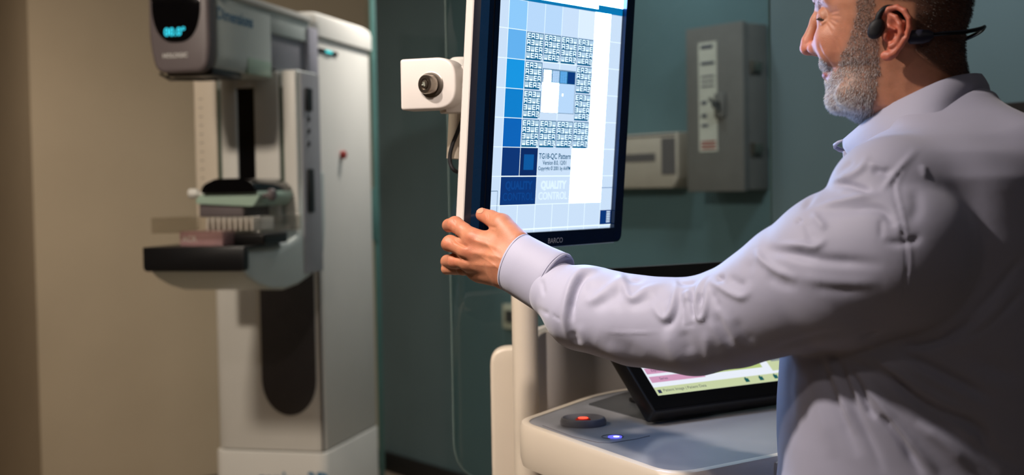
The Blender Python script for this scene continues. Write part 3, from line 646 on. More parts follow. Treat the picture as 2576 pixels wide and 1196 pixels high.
mb = MB(); mb.loft([[(x, y, CTZ - .070) for x, y in under], [(x, y, CTZ - .068) for x, y in o2], [(x, y, CTZ - .055) for x, y in outer], [(x, y, CTZ - .006) for x, y in outer], [(x, y, CTZ + .001) for x, y in o2], [(x, y, CTZ + .0025) for x, y in inn2], [(x, y, CTZ + .001) for x, y in inn], [(x, y, CTZ - .004) for x, y in inn]]); mb.out('tabletop_rim', M_cream, E, ang=50)
mb = MB(); mb.prism(round_poly(scaled(rim, .0165), [k * .8 for k in K], 8), (0, 0, 0), (1, 0, 0), (0, 1, 0), Z, CTZ - .0039, CTZ); tp = mb.out('worktop', M_grey, E)
# front drawer line
f0 = np.array([*cz(1870, 1170, CTZ - .02), 0]); f1 = np.array([*cz(2100, 1130, CTZ - .02), 0])
# darker inset pad under the touchscreen
pad = [cz(1478, 1019), cz(1600, 980), cz(2300, 900), cz(2330, 960), cz(1652, 1066)]
mb = MB(); mb.prism(round_poly(pad, .008, 4), (0, 0, 0), (1, 0, 0), (0, 1, 0), Z, CTZ, CTZ + .0012); mb.out('dark_inset', mat('charcoal_inset', rgb(66, 68, 70), .35, noise=.05, nscale=30), tp)
ln = [cz(1365, 1072), cz(1440, 1100), cz(1505, 1115), cz(1535, 1116), cz(1600, 1106), cz(1634, 1098)]
mb = MB(); mb.tube([(x, y, CTZ + .0002) for x, y in ln], .0008, 6); mb.out('panel_outline', mat('outline_grey', rgb(86, 84, 88), .5, noise=.03), tp)
e0 = cz(1467, 1068)
mb = MB(); mb.lathe([(.037, 0), (.037, .006), (.035, .0105), (.0325, .0115), (.026, .0065), (.018, .0035), (.015, .003)], (e0[0], e0[1], CTZ + .0002), Z, 48); gu = mb.out('stop_guard', M_grey2, E)
mb = MB(); mb.lathe([(.0125, .0035), (.0125, .0075), (.0105, .0095), (.004, .0100)], (e0[0], e0[1], CTZ), Z, 32); sb = mb.out('stop_button', M_redbtn, gu); sb['label'] = 'round red stop button'
mb = MB(); mb.lathe([(.008, .0), (.008, .0006)], (e0[0], e0[1], CTZ + .0101), Z, 20); mb.out('button_mark', emit('red_glow', (1, .08, .04), 2.0), sb)
e1 = cz(1541, 1100); e2 = cz(1547, 1101)
mb = MB(); vv = [(e1[0] + .0165 * math.cos(a), e1[1] + .0165 * math.sin(a), CTZ + .0004) for a in np.linspace(-.6, 4.4, 24)]; mb.tube(vv, .0007, 6); lr = mb.out('light_ring', mat('outline_grey', (0, 0, 0)), E)
mb = MB(); mb.lathe([(.0105, .0), (.0105, .0012)], (e2[0], e2[1], CTZ + .0002), Z, 28); mb.out('power_light', emit('indigo_glow', (.10, .10, 1.0), 1.8), lr)
mb = MB(); mb.lathe([(.0045, .0), (.0045, .0016)], (e2[0] + .002, e2[1] - .002, CTZ + .0002), Z, 20); mb.out('power_light_core', emit('white_blue_glow', (.6, .65, 1.0), 3), lr)
# drawer front panels under the rim on the near side
a_ = np.array([*scaled(rim, .012)[7], 0]); b_ = np.array([*scaled(rim, .012)[6], 0]); dd = (b_ - a_) / np.linalg.norm(b_ - a_); nn = np.cross(dd, Z)
cen = np.array([rim[2][0], rim[2][1], 0])
if nn @ (cen - a_) > 0: nn = -nn
s_ = (np.array([*cz(1868, 1180, CTZ - .03), 0]) - a_) @ dd
mb = MB(); mb.box(a_, dd, Z, nn, (s_, np.linalg.norm(b_ - a_) - .03), (CTZ - .05, CTZ - .006), (.008, .016), .003); mb.out('front_panel', M_cream, E)
# body and back panel
body = round_poly(scaled(rim, .07), [.03] * 8, 4)
mb = MB(); mb.prism(body, (0, 0, 0), (1, 0, 0), (0, 1, 0), Z, .12, CTZ - .07, .005); mb.out('cabinet_body', M_white, E)
mb = MB(); mb.prism(round_poly(scaled(rim, .03), [.05] * 8, 4), (0, 0, 0), (1, 0, 0), (0, 1, 0), Z, .07, .12, .01); mb.out('cart_base', M_grey2, E)
for p_ in (scaled(rim, .09)[0], scaled(rim, .09)[2], scaled(rim, .09)[3], scaled(rim, .09)[4], scaled(rim, .09)[7]):
    mb = MB(); mb.tube([(p_[0] - .012, p_[1], .035), (p_[0] + .012, p_[1], .035)], .035, 20); mb.tube([(p_[0], p_[1], .05), (p_[0], p_[1], .075)], .012, 10); mb.out('caster', M_rubber, E)
# rear housing panel behind the top
hb0 = np.array([*cz(1353, 1035), 0]); hb1 = np.array([*cz(1640, 935), 0])
hb0 = np.array(P(1353, 1000, 2.37)); hb1 = np.array(P(1760, 900, 2.62)); hb0[2] = hb1[2] = 0
dh = (hb1 - hb0) / np.linalg.norm(hb1 - hb0); nh = np.cross(dh, Z); nh = nh if nh @ hb0 < 0 else -nh
zhp = P(1358, 840, 2.37)[2]
mb = MB(); mb.prism(round_poly([(0, .3), (.55, .3), (.55, zhp + .03), (.2, zhp + .032), (0, zhp)], [.01, .01, .02, .0, .02], 4), hb0, dh, Z, nh, -.05, 0, .006, 3); mb.out('rear_housing', M_white, E)
# shield support column left of the post
sp = P(1265, 1000, 2.42); spz = P(1265, 872, 2.42)[2]
rad = .038
mb = MB(); mb.prism([(rad * math.cos(t) * .95 - rad + .02, 0) for t in ()] or round_poly([(-.022, 0.2), (.05, 0.2), (.05, spz), (-.022, spz)], [.0, .0, .01, .035], 8), np.array([sp[0], sp[1], 0]), (1, 0, 0), Z, (0, -1, 0), -.03, .012, .008, 3); mb.out('shield_bracket', M_cream, E)

# touchscreen on the cart
YT = math.radians(32.0)
TS = np.array([math.cos(YT), math.sin(YT), 0]); TNh = np.array([math.sin(YT), -math.cos(YT), 0]); PH = math.radians(47)
TT = Z * math.cos(PH) - TNh * math.sin(PH); TN = np.cross(TS, TT); TN = TN if TN[2] > 0 else -TN
TO = on_plane(1645, 1038, (0, 0, CTZ + .024), Z)
E = empty('touchscreen', tuple(TO), 'tilted black-framed touchscreen with pink and green menu rows on the cart', 'touchscreen')
TWd, THt = .42, .316
def T3(a, b, n): return TO + TS * a + TT * b + TN * n
mb = MB(); mb.prism(rrect(0, TWd, 0, THt, .006, 4), TO, TS, TT, TN, -.028, 0, .003); mb.out('casing', M_black, E)
mb = MB()
mb.box(TO, TS, TT, TN, (.004, TWd - .004), (.004, THt - .004), (0, .0008)); mb.out('bezel', M_gloss, E)
TM_ = [emit('touch_white', rgb(232, 238, 248), 1.0), emit('touch_pink', rgb(216, 158, 192), .9), emit('touch_green', rgb(190, 210, 132), .9), emit('touch_yellow', rgb(208, 220, 172), .9), emit('touch_text', rgb(60, 70, 110), .5), emit('touch_teal', rgb(20, 110, 110), .6), emit('touch_grey', rgb(150, 160, 160), .8)]
tm = MB()
def tq(a0, a1, b0, b1, m, lv): tm.mi = m; n = .0009 + lv * .00012; tm.add([T3(a0, b0, n), T3(a1, b0, n), T3(a1, b1, n), T3(a0, b1, n)], [[0, 1, 2, 3]])
t0 = .026; tb = .030
tq(t0, TWd - .026, tb, THt - .052, 0, 0)
tq(t0, TWd - .026, tb, tb + .0165, 3, 1)
for k in range(9):
    b0 = tb + .026 + k * .018
    tq(t0 + .003, t0 + .115, b0, b0 + .0125, 1, 1)
for k, b0 in enumerate((.062, .088, .108)): tq(t0 + .128, t0 + .245, b0, b0 + .012, 2, 1)
tq(t0 + .262, TWd - .03, tb + .022, tb + .2, 3, 1); tq(t0 + .272, TWd - .036, tb + .042, tb + .075, 6, 2)
for i, a in enumerate((.19, .222, .255, .285)):
    tq(t0 + a, t0 + a + .009, tb + .005, tb + .013, 5, 2); tq(t0 + a + .002, t0 + a + .005, tb + .008, tb + .0155, 5, 2)
tq(t0 + .004, t0 + .011, tb + .004, tb + .011, 4, 2)
for t_, a, b, h_, m in (('Patient Image | Patient Data', t0 + .06, tb + .0085, .008, 4), ('Series', t0 + .03, tb + .0325, .007, 4), ('Exposure Detail', t0 + .037, tb + .0505, .007, 4), ('Views', t0 + .03, tb + .0685, .007, 4), ('Filter', t0 + .03, tb + .0865, .007, 4), ('MLO - Quick View', t0 + .17, .068, .008, 4), ('OK', t0 + .295, tb + .058, .008, 4)):
    vs, fs = text_tris(t_, h_); tm.mi = m; tm.add([T3(a + x, b + y, .0009 + 3 * .00012) for x, y in vs], fs)
tm.out('display', TM_, E, recalc=False)
mb = MB(); fz = TO + TS * .2 + TT * .10 + TN * -.028
mb.prism([(-.06, -.05), (.06, -.05), (.05, .05), (-.05, .05)], [fz[0], fz[1], CTZ + .001 + .05], TS, Z, TNh, -.10, -.06, .004); mb.box([fz[0], fz[1], CTZ + .0019], TS, TNh, Z, (-.09, .09), (-.12, .02), (0, .008), .003); mb.out('stand', M_black, E)

# glass shield
gp = P(1134, 700, 2.60); gx = np.array([.93, .36, 0]); gx /= np.linalg.norm(gx); gnn = np.cross(gx, Z); gnn = gnn if gnn[1] < 0 else -gnn
g0 = np.array([gp[0], gp[1], 0])
def gs(u, v): p = on_plane(u, v, g0, gnn) - g0; return p @ gx, p[2]
xr = gs(1938, 300)[0]; zb_ = gs(1170, 1190)[1] - .02; x0_ = gs(1134, 700)[0]
rrr = .09
shp = round_poly([(x0_, zb_), (xr, zb_), (xr, 2.2), (x0_, 2.2)], [rrr, .02, .02, .02], 12)
E = empty('radiation_shield', tuple(g0), 'large clear glass radiation shield with rounded lower corner behind the workstation', 'glass shield')
mb = MB(); mb.prism(shp, g0, gx, Z, gnn, -.005, .005, .001); mb.out('pane', M_glass, E)
mb = MB(); sh2 = [g0 + gx * a + Z * b for a, b in shp]; mb.tube(sh2 + [sh2[0]], .0022, 8, cap=False); mb.out('polished_edge', mat('pale_glass_edge', rgb(84, 100, 97), .4, noise=.05), E)
#@@PERSON
# ------------------------------------------------------------------ signed-distance modelling
def surf_nets(F, org, h):
    s = F < 0; nx, ny, nz = F.shape
    c = np.zeros((nx - 1, ny - 1, nz - 1), np.uint8)
    for dx in (0, 1):
        for dy in (0, 1):
            for dz in (0, 1): c += s[dx:nx - 1 + dx, dy:ny - 1 + dy, dz:nz - 1 + dz]
    act = np.argwhere((c > 0) & (c < 8)); idx = -np.ones(c.shape, np.int32); idx[tuple(act.T)] = np.arange(len(act))
    acc = np.zeros((len(act), 3)); cnt = np.zeros(len(act)); cor = [(a, b, d) for a in (0, 1) for b in (0, 1) for d in (0, 1)]
    for i in range(8):
        for j in range(i + 1, 8):
            a, b = np.array(cor[i]), np.array(cor[j])
            if abs(a - b).sum() != 1: continue
            fa = F[tuple((act + a).T)]; fb = F[tuple((act + b).T)]; m = (fa < 0) != (fb < 0)
            t = fa[m] / (fa[m] - fb[m]); acc[m] += act[m] + a + (b - a) * t[:, None]; cnt[m] += 1
    V = np.asarray(org) + h * acc / cnt[:, None]; faces = []
    for ax in range(3):
        o1, o2 = [(1, 2), (2, 0), (0, 1)][ax]
        sl0 = [slice(None)] * 3; sl1 = [slice(None)] * 3; sl0[ax] = slice(0, -1); sl1[ax] = slice(1, None)
        ch = s[tuple(sl0)] != s[tuple(sl1)]; e = np.argwhere(ch)
        e = e[(e[:, o1] > 0) & (e[:, o2] > 0) & (e[:, o1] < F.shape[o1] - 1) & (e[:, o2] < F.shape[o2] - 1)]
        ins = s[tuple(e.T)]
        def at(d1, d2): q = e.copy(); q[:, o1] -= d1; q[:, o2] -= d2; return idx[tuple(q.T)]
        Q = np.stack([at(0, 0), at(1, 0), at(1, 1), at(0, 1)], 1); Q[~ins] = Q[~ins][:, ::-1]
        Q = Q[(Q >= 0).all(1)]; faces.append(Q[:, ::-1] if False else Q)
    return V, np.concatenate(faces)
def vertex_normals(V, Fq):
    n = np.zeros_like(V); a = V[Fq[:, 2]] - V[Fq[:, 0]]; b = V[Fq[:, 3]] - V[Fq[:, 1]]; fn = np.cross(a, b)
    for k in range(4): np.add.at(n, Fq[:, k], fn)
    return n / (np.linalg.norm(n, axis=1, keepdims=True) + 1e-12)
def smooth_mesh(V, Fq, it=2, lam=.5):
    for _ in range(it):
        acc = np.zeros_like(V); cnt = np.zeros(len(V))
        for a, b in ((0, 1), (1, 2), (2, 3), (3, 0)):
            np.add.at(acc, Fq[:, a], V[Fq[:, b]]); np.add.at(acc, Fq[:, b], V[Fq[:, a]]); np.add.at(cnt, Fq[:, a], 1); np.add.at(cnt, Fq[:, b], 1)
        V = V + lam * (acc / cnt[:, None] - V)
    return V
class Vol:
    def __init__(s, lo, hi, h, frame=None):
        """lo, hi in frame coordinates; frame = (origin, ex, ey, ez)"""
        s.h = h; s.lo = np.array(lo, float); n = np.ceil((np.array(hi) - s.lo) / h).astype(int) + 1
        s.n = n; g = [s.lo[i] + h * np.arange(n[i]) for i in range(3)]
        s.X = g[0].astype(np.float32)[:, None, None]; s.Y = g[1].astype(np.float32)[None, :, None]; s.Z = g[2].astype(np.float32)[None, None, :]
        s.F = np.full(tuple(n), 9.0, np.float32); s.fr = frame
    def loc(s, p):
        if s.fr is None: return np.asarray(p, float)
        o, a, b, c = s.fr; d = np.asarray(p) - o; return np.array([d @ a, d @ b, d @ c])
    def win(s, lo, hi, pad):
        i0 = np.clip(np.floor((np.array(lo) - pad - s.lo) / s.h).astype(int), 0, s.n); i1 = np.clip(np.ceil((np.array(hi) + pad - s.lo) / s.h).astype(int) + 1, 0, s.n)
        return slice(i0[0], i1[0]), slice(i0[1], i1[1]), slice(i0[2], i1[2])
    def put(s, w, D, k, op='u'):
        A = s.F[w]
        if op == 's': A, D = -A, D
        if k > 0:
            hh = np.maximum(k - np.abs(A - D), 0) / k; R = np.minimum(A, D) - hh * hh * hh * k / 6
        else: R = np.minimum(A, D)
        s.F[w] = -R if op == 's' else R
    def cone(s, a, b, ra, rb, k=.01, op='u', world=True):
        if world: a = s.loc(a); b = s.loc(b)
        a = np.asarray(a, float); b = np.asarray(b, float); r = max(ra, rb)
        w = s.win(np.minimum(a, b) - r, np.maximum(a, b) + r, max(k, .012)); X, Y, Zz = s.X[w[0]], s.Y[:, w[1]], s.Z[:, :, w[2]]
        d = (b - a); L2 = float(d @ d) + 1e-12
        t = np.clip(((X - a[0]) * d[0] + (Y - a[1]) * d[1] + (Zz - a[2]) * d[2]) / L2, 0, 1)
        D = np.sqrt((X - a[0] - t * d[0]) ** 2 + (Y - a[1] - t * d[1]) ** 2 + (Zz - a[2] - t * d[2]) ** 2) - (ra + (rb - ra) * t)
        s.put(w, D.astype(np.float32), k, op)
    def chain(s, pts, rad, k=.01, op='u', world=True):
        for i in range(len(pts) - 1): s.cone(pts[i], pts[i + 1], rad[i], rad[i + 1], k, op, world)
    def ell(s, c, r, k=.01, op='u', world=True, R=None):
        c = s.loc(c) if world else np.asarray(c, float); r = np.asarray(r, float); m = r.max()
        w = s.win(c - m, c + m, max(k, .012) * 2.2); X, Y, Zz = s.X[w[0]] - c[0], s.Y[:, w[1]] - c[1], s.Z[:, :, w[2]] - c[2]
        if R is not None: X, Y, Zz = (R[i][0] * X + R[i][1] * Y + R[i][2] * Zz for i in range(3))
        q = np.sqrt((X / r[0]) ** 2 + (Y / r[1]) ** 2 + (Zz / r[2]) ** 2); g = np.sqrt((X / r[0] ** 2) ** 2 + (Y / r[1] ** 2) ** 2 + (Zz / r[2] ** 2) ** 2)
        D = np.where(q < .05, -r.min(), q * (q - 1) / np.maximum(g, 1e-6)); s.put(w, D.astype(np.float32), k, op)
    def mesh(s, it=1):
        V, Fq = surf_nets(s.F, s.lo, s.h); V = smooth_mesh(V, Fq, it)
        if s.fr is not None:
            if np.dot(np.cross(s.fr[1], s.fr[2]), s.fr[3]) < 0: Fq = Fq[:, ::-1]
            o, a, b, c = s.fr; V = o + V[:, :1] * a + V[:, 1:2] * b + V[:, 2:] * c
        return V, Fq
def uvd(V):
    d = V - CC; z = d @ CF; return 1288 + FPX * (d @ CR) / z, 598 - FPX * (d @ CU) / z, z
def strokes(V, N, lst, view=True):
    """push and pull cloth or skin along its normals: (pixels of a fold line, width in px, height in mm)"""
    u, v, z = uvd(V); face = np.clip(-(np.einsum('ij,ij->i', N, (V - CC) / np.linalg.norm(V - CC, axis=1, keepdims=True))) * 2.2, 0, 1) if view else 1
    D = np.zeros(len(V))
    for pts, w, amp in lst:
        P_ = np.array(spline([np.array([*p, 0]) for p in pts], 5))[:, :2]; lo = P_.min(0) - 3 * w; hi = P_.max(0) + 3 * w
        m = np.where((u > lo[0]) & (u < hi[0]) & (v > lo[1]) & (v < hi[1]))[0]
        if not len(m): continue
        q = np.stack([u[m], v[m]], 1); best = np.full(len(m), 1e9); tt = np.zeros(len(m)); n = len(P_) - 1
        for i in range(n):
            a = P_[i]; d = P_[i + 1] - a; t = np.clip(((q - a) @ d) / (d @ d + 1e-9), 0, 1); r = np.linalg.norm(q - a - t[:, None] * d, axis=1)
            c = r < best; best[c] = r[c]; tt[c] = (i + t[c]) / n
        fade = np.clip(tt / .25, .08, 1) * np.clip((1 - tt) / .30, .04, 1)
        D[m] += amp * .001 * np.exp(-(best / w) ** 2) * fade
    return V + N * (D * face)[:, None]
def mesh_from(V, Fq):
    me = bpy.data.meshes.new('m'); me.vertices.add(len(V)); me.vertices.foreach_set('co', V.ravel())
    n = Fq.shape[1]; me.loops.add(len(Fq) * n); me.loops.foreach_set('vertex_index', Fq.ravel().astype(np.int32))
    me.polygons.add(len(Fq)); me.polygons.foreach_set('loop_start', np.arange(0, len(Fq) * n, n, dtype=np.int32)); me.polygons.foreach_set('loop_total', np.full(len(Fq), n, np.int32))
    me.update(calc_edges=True); me.polygons.foreach_set('use_smooth', np.ones(len(Fq), bool)); return me
def vcol(me, col):
    a = me.color_attributes.new('tone', 'FLOAT_COLOR', 'POINT'); a.data.foreach_set('color', np.concatenate([col, np.ones((len(col), 1))], 1).ravel().astype(np.float32))
def noise3(V, f, seed=0):
    r = np.random.default_rng(seed); s = np.zeros(len(V))
    for k in range(7):
        d = r.normal(size=3); d /= np.linalg.norm(d); s += np.sin(V @ d * f * r.uniform(.6, 1.6) + r.uniform(0, 6.28) + 1.3 * np.sin(V @ r.normal(size=3) * f * .5))
    return s / 7

def skin_mat():
    m = bpy.data.materials.new('skin'); m.use_nodes = True; nt = m.node_tree; b = nt.nodes['Principled BSDF']
    at = nt.nodes.new('ShaderNodeAttribute'); at.attribute_name = 'tone'; tc = nt.nodes.new('ShaderNodeTexCoord')
    n = nt.nodes.new('ShaderNodeTexNoise'); n.inputs['Scale'].default_value = 90; n.inputs['Detail'].default_value = 5; nt.links.new(tc.outputs['Object'], n.inputs['Vector'])
    r = nt.nodes.new('ShaderNodeMapRange'); r.inputs[1].default_value = .3; r.inputs[2].default_value = .7; r.inputs[3].default_value = .90; r.inputs[4].default_value = 1.08; nt.links.new(n.outputs['Fac'], r.inputs[0])
    x = nt.nodes.new('ShaderNodeVectorMath'); x.operation = 'SCALE'; nt.links.new(at.outputs['Color'], x.inputs[0]); nt.links.new(r.outputs[0], x.inputs['Scale']); nt.links.new(x.outputs[0], b.inputs['Base Color'])
    b.inputs['Roughness'].default_value = .5; b.inputs['Subsurface Weight'].default_value = .25; b.inputs['Subsurface Radius'].default_value = (1, .35, .18); b.inputs['Subsurface Scale'].default_value = .004
    v = nt.nodes.new('ShaderNodeTexVoronoi'); v.inputs['Scale'].default_value = 900; nt.links.new(tc.outputs['Object'], v.inputs['Vector'])
    n2 = nt.nodes.new('ShaderNodeTexNoise'); n2.inputs['Scale'].default_value = 350; nt.links.new(tc.outputs['Object'], n2.inputs['Vector'])
    ad = nt.nodes.new('ShaderNodeMath'); nt.links.new(v.outputs['Distance'], ad.inputs[0]); nt.links.new(n2.outputs['Fac'], ad.inputs[1])
    bp = nt.nodes.new('ShaderNodeBump'); bp.inputs['Strength'].default_value = .22; bp.inputs['Distance'].default_value = .0006; nt.links.new(ad.outputs[0], bp.inputs['Height']); nt.links.new(bp.outputs[0], b.inputs['Normal'])
    return m
M_skin = skin_mat()
def cloth_mat(name, col):
    m = bpy.data.materials.new(name); m.use_nodes = True; nt = m.node_tree; b = nt.nodes['Principled BSDF']
    b.inputs['Base Color'].default_value = (*col, 1); b.inputs['Roughness'].default_value = .62; b.inputs['Sheen Weight'].default_value = .25; b.inputs['Specular IOR Level'].default_value = .35
    tc = nt.nodes.new('ShaderNodeTexCoord'); n = nt.nodes.new('ShaderNodeTexNoise'); n.inputs['Scale'].default_value = 1400; nt.links.new(tc.outputs['Object'], n.inputs['Vector'])
    n2 = nt.nodes.new('ShaderNodeTexNoise'); n2.inputs['Scale'].default_value = 45; n2.inputs['Detail'].default_value = 3; nt.links.new(tc.outputs['Object'], n2.inputs['Vector'])
    ad = nt.nodes.new('ShaderNodeMath'); ad.operation = 'MULTIPLY_ADD'; ad.inputs[1].default_value = 2.5; nt.links.new(n2.outputs['Fac'], ad.inputs[0]); nt.links.new(n.outputs['Fac'], ad.inputs[2])
    bp = nt.nodes.new('ShaderNodeBump'); bp.inputs['Strength'].default_value = .18; bp.inputs['Distance'].default_value = .0006; nt.links.new(ad.outputs[0], bp.inputs['Height']); nt.links.new(bp.outputs[0], b.inputs['Normal'])
    return m
M_shirt = cloth_mat('shirt_cotton', rgb(166, 166, 186))
M_trouser = cloth_mat('trouser_cloth', rgb(40, 42, 50))

# ------------------------------------------------------------------ person
MAN = empty('person', (P(2300, 600, 1.62)[0], P(2300, 600, 1.62)[1], 0), 'smiling bearded person in a light blue-grey shirt gripping the portrait monitor with one hand', 'person')
# frame of the head: ex to the man's back, ey towards the camera, ez up
rc = ray(2240, 140); HN = -np.array([rc[0], rc[1], 0]); HN /= np.linalg.norm(HN)
HX = np.cross(HN, Z) * -1; HX = HX if HX[0] > 0 else -HX
H0 = P(2240, 140, 1.63)
HF = (H0, HX, HN, Z)
def hp(u, v, y=0.0):
    """head-frame point seen at u,v and lying y metres to the camera side of the head's middle plane"""
    p = on_plane(u, v, H0 + HN * y, HN) - H0; return np.array([p @ HX, y, p @ Z])
def interp(tab, z):
    t = np.array(tab, float); o = np.argsort(t[:, 0]); return np.interp(z, t[o, 0], t[o, 1])
def prof(pairs):   # (u, v) list -> table z -> x
    return [(hp(u, v)[2], hp(u, v)[0]) for u, v in pairs]
front = prof([(2300, -185), (2190, -172), (2120, -130), (2080, -75), (2062, -30), (2052, 0), (2054, 20), (2062, 45), (2066, 80), (2067, 110), (2064, 140), (2068, 165), (2077, 177), (2075, 200), (2081, 221), (2085, 248), (2090, 262), (2103, 275), (2130, 284), (2150, 297), (2176, 307), (2215, 330), (2228, 380), (2232, 450)])
back = prof([(2301, -185), (2370, -155), (2420, -105), (2445, -40), (2446, 0), (2442, 40), (2431, 75), (2427, 110), (2429, 150), (2437, 187), (2450, 240), (2470, 300), (2480, 380), (2485, 450)])
def vz(v): return hp(2240, v)[2]
wid = [(vz(-185), .030), (vz(-150), .056), (vz(-100), .068), (vz(-40), .0745), (vz(0), .0755), (vz(60), .0745), (vz(120), .070), (vz(180), .066), (vz(230), .062), (vz(280), .060), (vz(330), .060), (vz(450), .066)]
lf = [(vz(-185), .07), (vz(-60), .075), (vz(20), .062), (vz(60), .066), (vz(110), .075), (vz(170), .085), (vz(230), .085), (vz(280), .075), (vz(330), .06), (vz(450), .06)]
lb = [(vz(-185), .07), (vz(0), .085), (vz(100), .075), (vz(200), .06), (vz(450), .06)]
hv = Vol((-.135, -.098, vz(440)), (.135, .105, vz(-190) + .01), .00125, HF)
X, Zz = hv.X[:, :, 0].astype(float), hv.Z[0].astype(float)          # (nx,1),(1,nz)
zc_ = Zz.ravel(); xf = interp(front, zc_)[None, :]; xb = interp(back, zc_)[None, :]; Wm = interp(wid, zc_)[None, :]; LF = interp(lf, zc_)[None, :]; LB = interp(lb, zc_)[None, :]
def G(t, L, e=1.0):
    s = np.clip(t / L, None, 1); g = np.where(s > 0, 1 - (1 - np.clip(s, 0, 1)) ** 2, 2 * s); return g
Q = (Wm ** 2) * np.minimum(G(X - xf, LF), 1) * np.minimum(G(xb - X, LB), 1)
both = (X < xf) & (X > xb); Q = np.where(both, -np.abs(Q), Q)
# soften the underside of the chin and jaw
gx, gz = np.gradient(Q, hv.h); Y = hv.Y.ravel()
num = (Y[None, :, None] ** 2 - Q[:, None, :]); den = np.sqrt(4 * Y[None, :, None] ** 2 + (gx ** 2 + gz ** 2)[:, None, :]) + .004
hv.F = np.clip(num / den, -.05, .05).astype(np.float32)
S_h = .000494
def hl(u, v, y=0): return hp(u, v, y)
# nose
hv.cone(hl(2067, 25), hl(2054, 52), .0075, .0070, .010, world=False)
hv.cone(hl(2052, 50), hl(2033, 104), .0060, .0080, .008, world=False)
hv.cone(hl(2033, 104), hl(2030, 121), .0080, .0092, .006, world=False)
hv.cone(hl(2034, 124), hl(2056, 133), .0060, .0050, .006, world=False)
for s_ in (1, -1): hv.ell(hl(2050, 121, .0125 * s_), (.0095, .0062, .0078), .006, world=False)
for s_ in (1, -1): hv.ell(hl(2040, 134, .0078 * s_), (.0068, .0036, .0040), .003, 's', world=False)
# brow, eyes, cheeks
for s_ in (1, -1):
    hv.cone(hl(2062, -8, .012 * s_), hl(2088, -6, .045 * s_), .009, .008, .014, world=False)
    hv.ell(hl(2066, 40, .030 * s_), (.012, .018, .011), .010, 's', world=False)
    hv.ell(hl(2081, 40, .030 * s_), (.0125, .0135, .0125), .004, world=False)
    hv.ell(hl(2100, 100, .029 * s_), (.025, .020, .022), .026, world=False)
    hv.ell(hl(2088, 132, .030 * s_), (.013, .014, .014), .012, world=False)
    hv.ell(hl(2165, 235, .048 * s_), (.030, .012, .018), .02, world=False)
# lips, moustache area, chin
hv.ell(hl(2082, 160), (.0095, .022, .009), .008, world=False)
hv.ell(hl(2079, 191), (.0055, .019, .0050), .004, world=False)
hv.ell(hl(2083, 176), (.0050, .023, .0022), .003, world=False)
hv.cone(hl(2066, 180.5, -.02), hl(2066, 180.5, .02), .0014, .0014, .002, 's', world=False)
hv.cone(hl(2075, 180.5, .020), hl(2098, 173, .029), .0014, .0012, .003, 's', world=False)
hv.ell(hl(2105, 252), (.012, .020, .012), .015, world=False)
# ear, near side then far side
for s_ in (1, -1):
    e_ = lambda u, v, y: hl(u, v, y * s_) if s_ > 0 else np.array([*hl(u, v, y)]) * [1, -1, 1]
    yb = .070
    Re = None
    hv.cone(e_(2240, 55, .073), e_(2244, 118, .072), .011, .008, .006, world=False)
    rimp = [(2228, 70, .078), (2217, 56, .080), (2219, 38, .082), (2236, 23, .084), (2257, 18, .087), (2276, 28, .091), (2286, 48, .093), (2287, 70, .092), (2279, 94, .089), (2265, 116, .086), (2250, 134, .083)]
    # blade between rim and head
    for (a, b) in (((2240, 45, .078), (2272, 60, .084)), ((2245, 75, .078), (2272, 80, .083)), ((2244, 100, .078), (2258, 108, .081))): hv.cone(e_(*a), e_(*b), .0055, .0045, .006, world=False)
    pr = [e_(*p) for p in rimp]; hv.chain(pr, [.0028, .003, .0032, .0033, .0034, .0036, .0037, .0036, .0034, .0034, .0036], .0025, world=False)
    hv.ell(e_(2233, 140, .081), (.0085, .0036, .0065), .005, world=False); hv.cone(e_(2250, 134, .083), e_(2238, 140, .082), .0042, .005, .004, world=False)
    hv.ell(e_(2243, 88, .086), (.0085, .0075, .0085), .003, 's', world=False)      # concha
    hv.ell(e_(2246, 60, .088), (.0075, .0045, .0065), .003, 's', world=False)      # upper hollow
    hv.cone(e_(2252, 33, .0895), e_(2274, 52, .0945), .003, .003, .003, 's', world=False); hv.cone(e_(2274, 52, .0945), e_(2272, 88, .0925), .003, .0026, .003, 's', world=False)
    hv.chain([e_(*p) for p in ((2238, 36, .083), (2254, 44, .087), (2264, 62, .0895), (2266, 84, .089), (2256, 106, .086), (2243, 118, .083))], [.0028, .003, .0032, .0032, .003, .0026], .003, world=False)
    hv.cone(e_(2236, 66, .0835), e_(2252, 74, .0855), .0022, .0018, .002, world=False)
    hv.ell(e_(2226, 89, .0805), (.0042, .0042, .0066), .004, world=False); hv.ell(e_(2244, 116, .0835), (.005, .0036, .0036), .003, world=False)
HV, HFc = hv.mesh(2)
# fine skin folds
Nn = vertex_normals(HV, HFc)
wr = [([(2059, 100), (2060, 118), (2068, 136), (2080, 152), (2092, 170), (2100, 186)], 5, -1.5), ([(2070, 118), (2080, 136), (2094, 152), (2106, 172)], 9, .6),
      ([(2084, 41), (2100, 40), (2118, 42)], 2.8, -.85), ([(2084, 36), (2098, 30), (2112, 28)], 2.8, -.8), ([(2084, 46), (2098, 52), (2112, 60)], 2.8, -.8), ([(2082, 50), (2092, 60), (2102, 72)], 2.8, -.75), ([(2075, 55), (2086, 72), (2094, 88)], 2.8, -.6),
      ([(2053, 41), (2062, 44), (2070, 50), (2080, 44)], 2.2, -1.4), ([(2060, 56), (2066, 68), (2074, 62), (2082, 54)], 3, -.8), ([(2062, 60), (2070, 58), (2078, 50)], 3, .7),
      ([(2092, 100), (2104, 118), (2112, 140)], 3.0, -.4), ([(2100, 92), (2112, 110), (2120, 130)], 3.0, -.35),
      ([(2240, 205), (2262, 240), (2270, 280)], 14, -.6), ([(2300, 150), (2280, 200), (2262, 260)], 18, .8)]
HV = strokes(HV, Nn, wr)
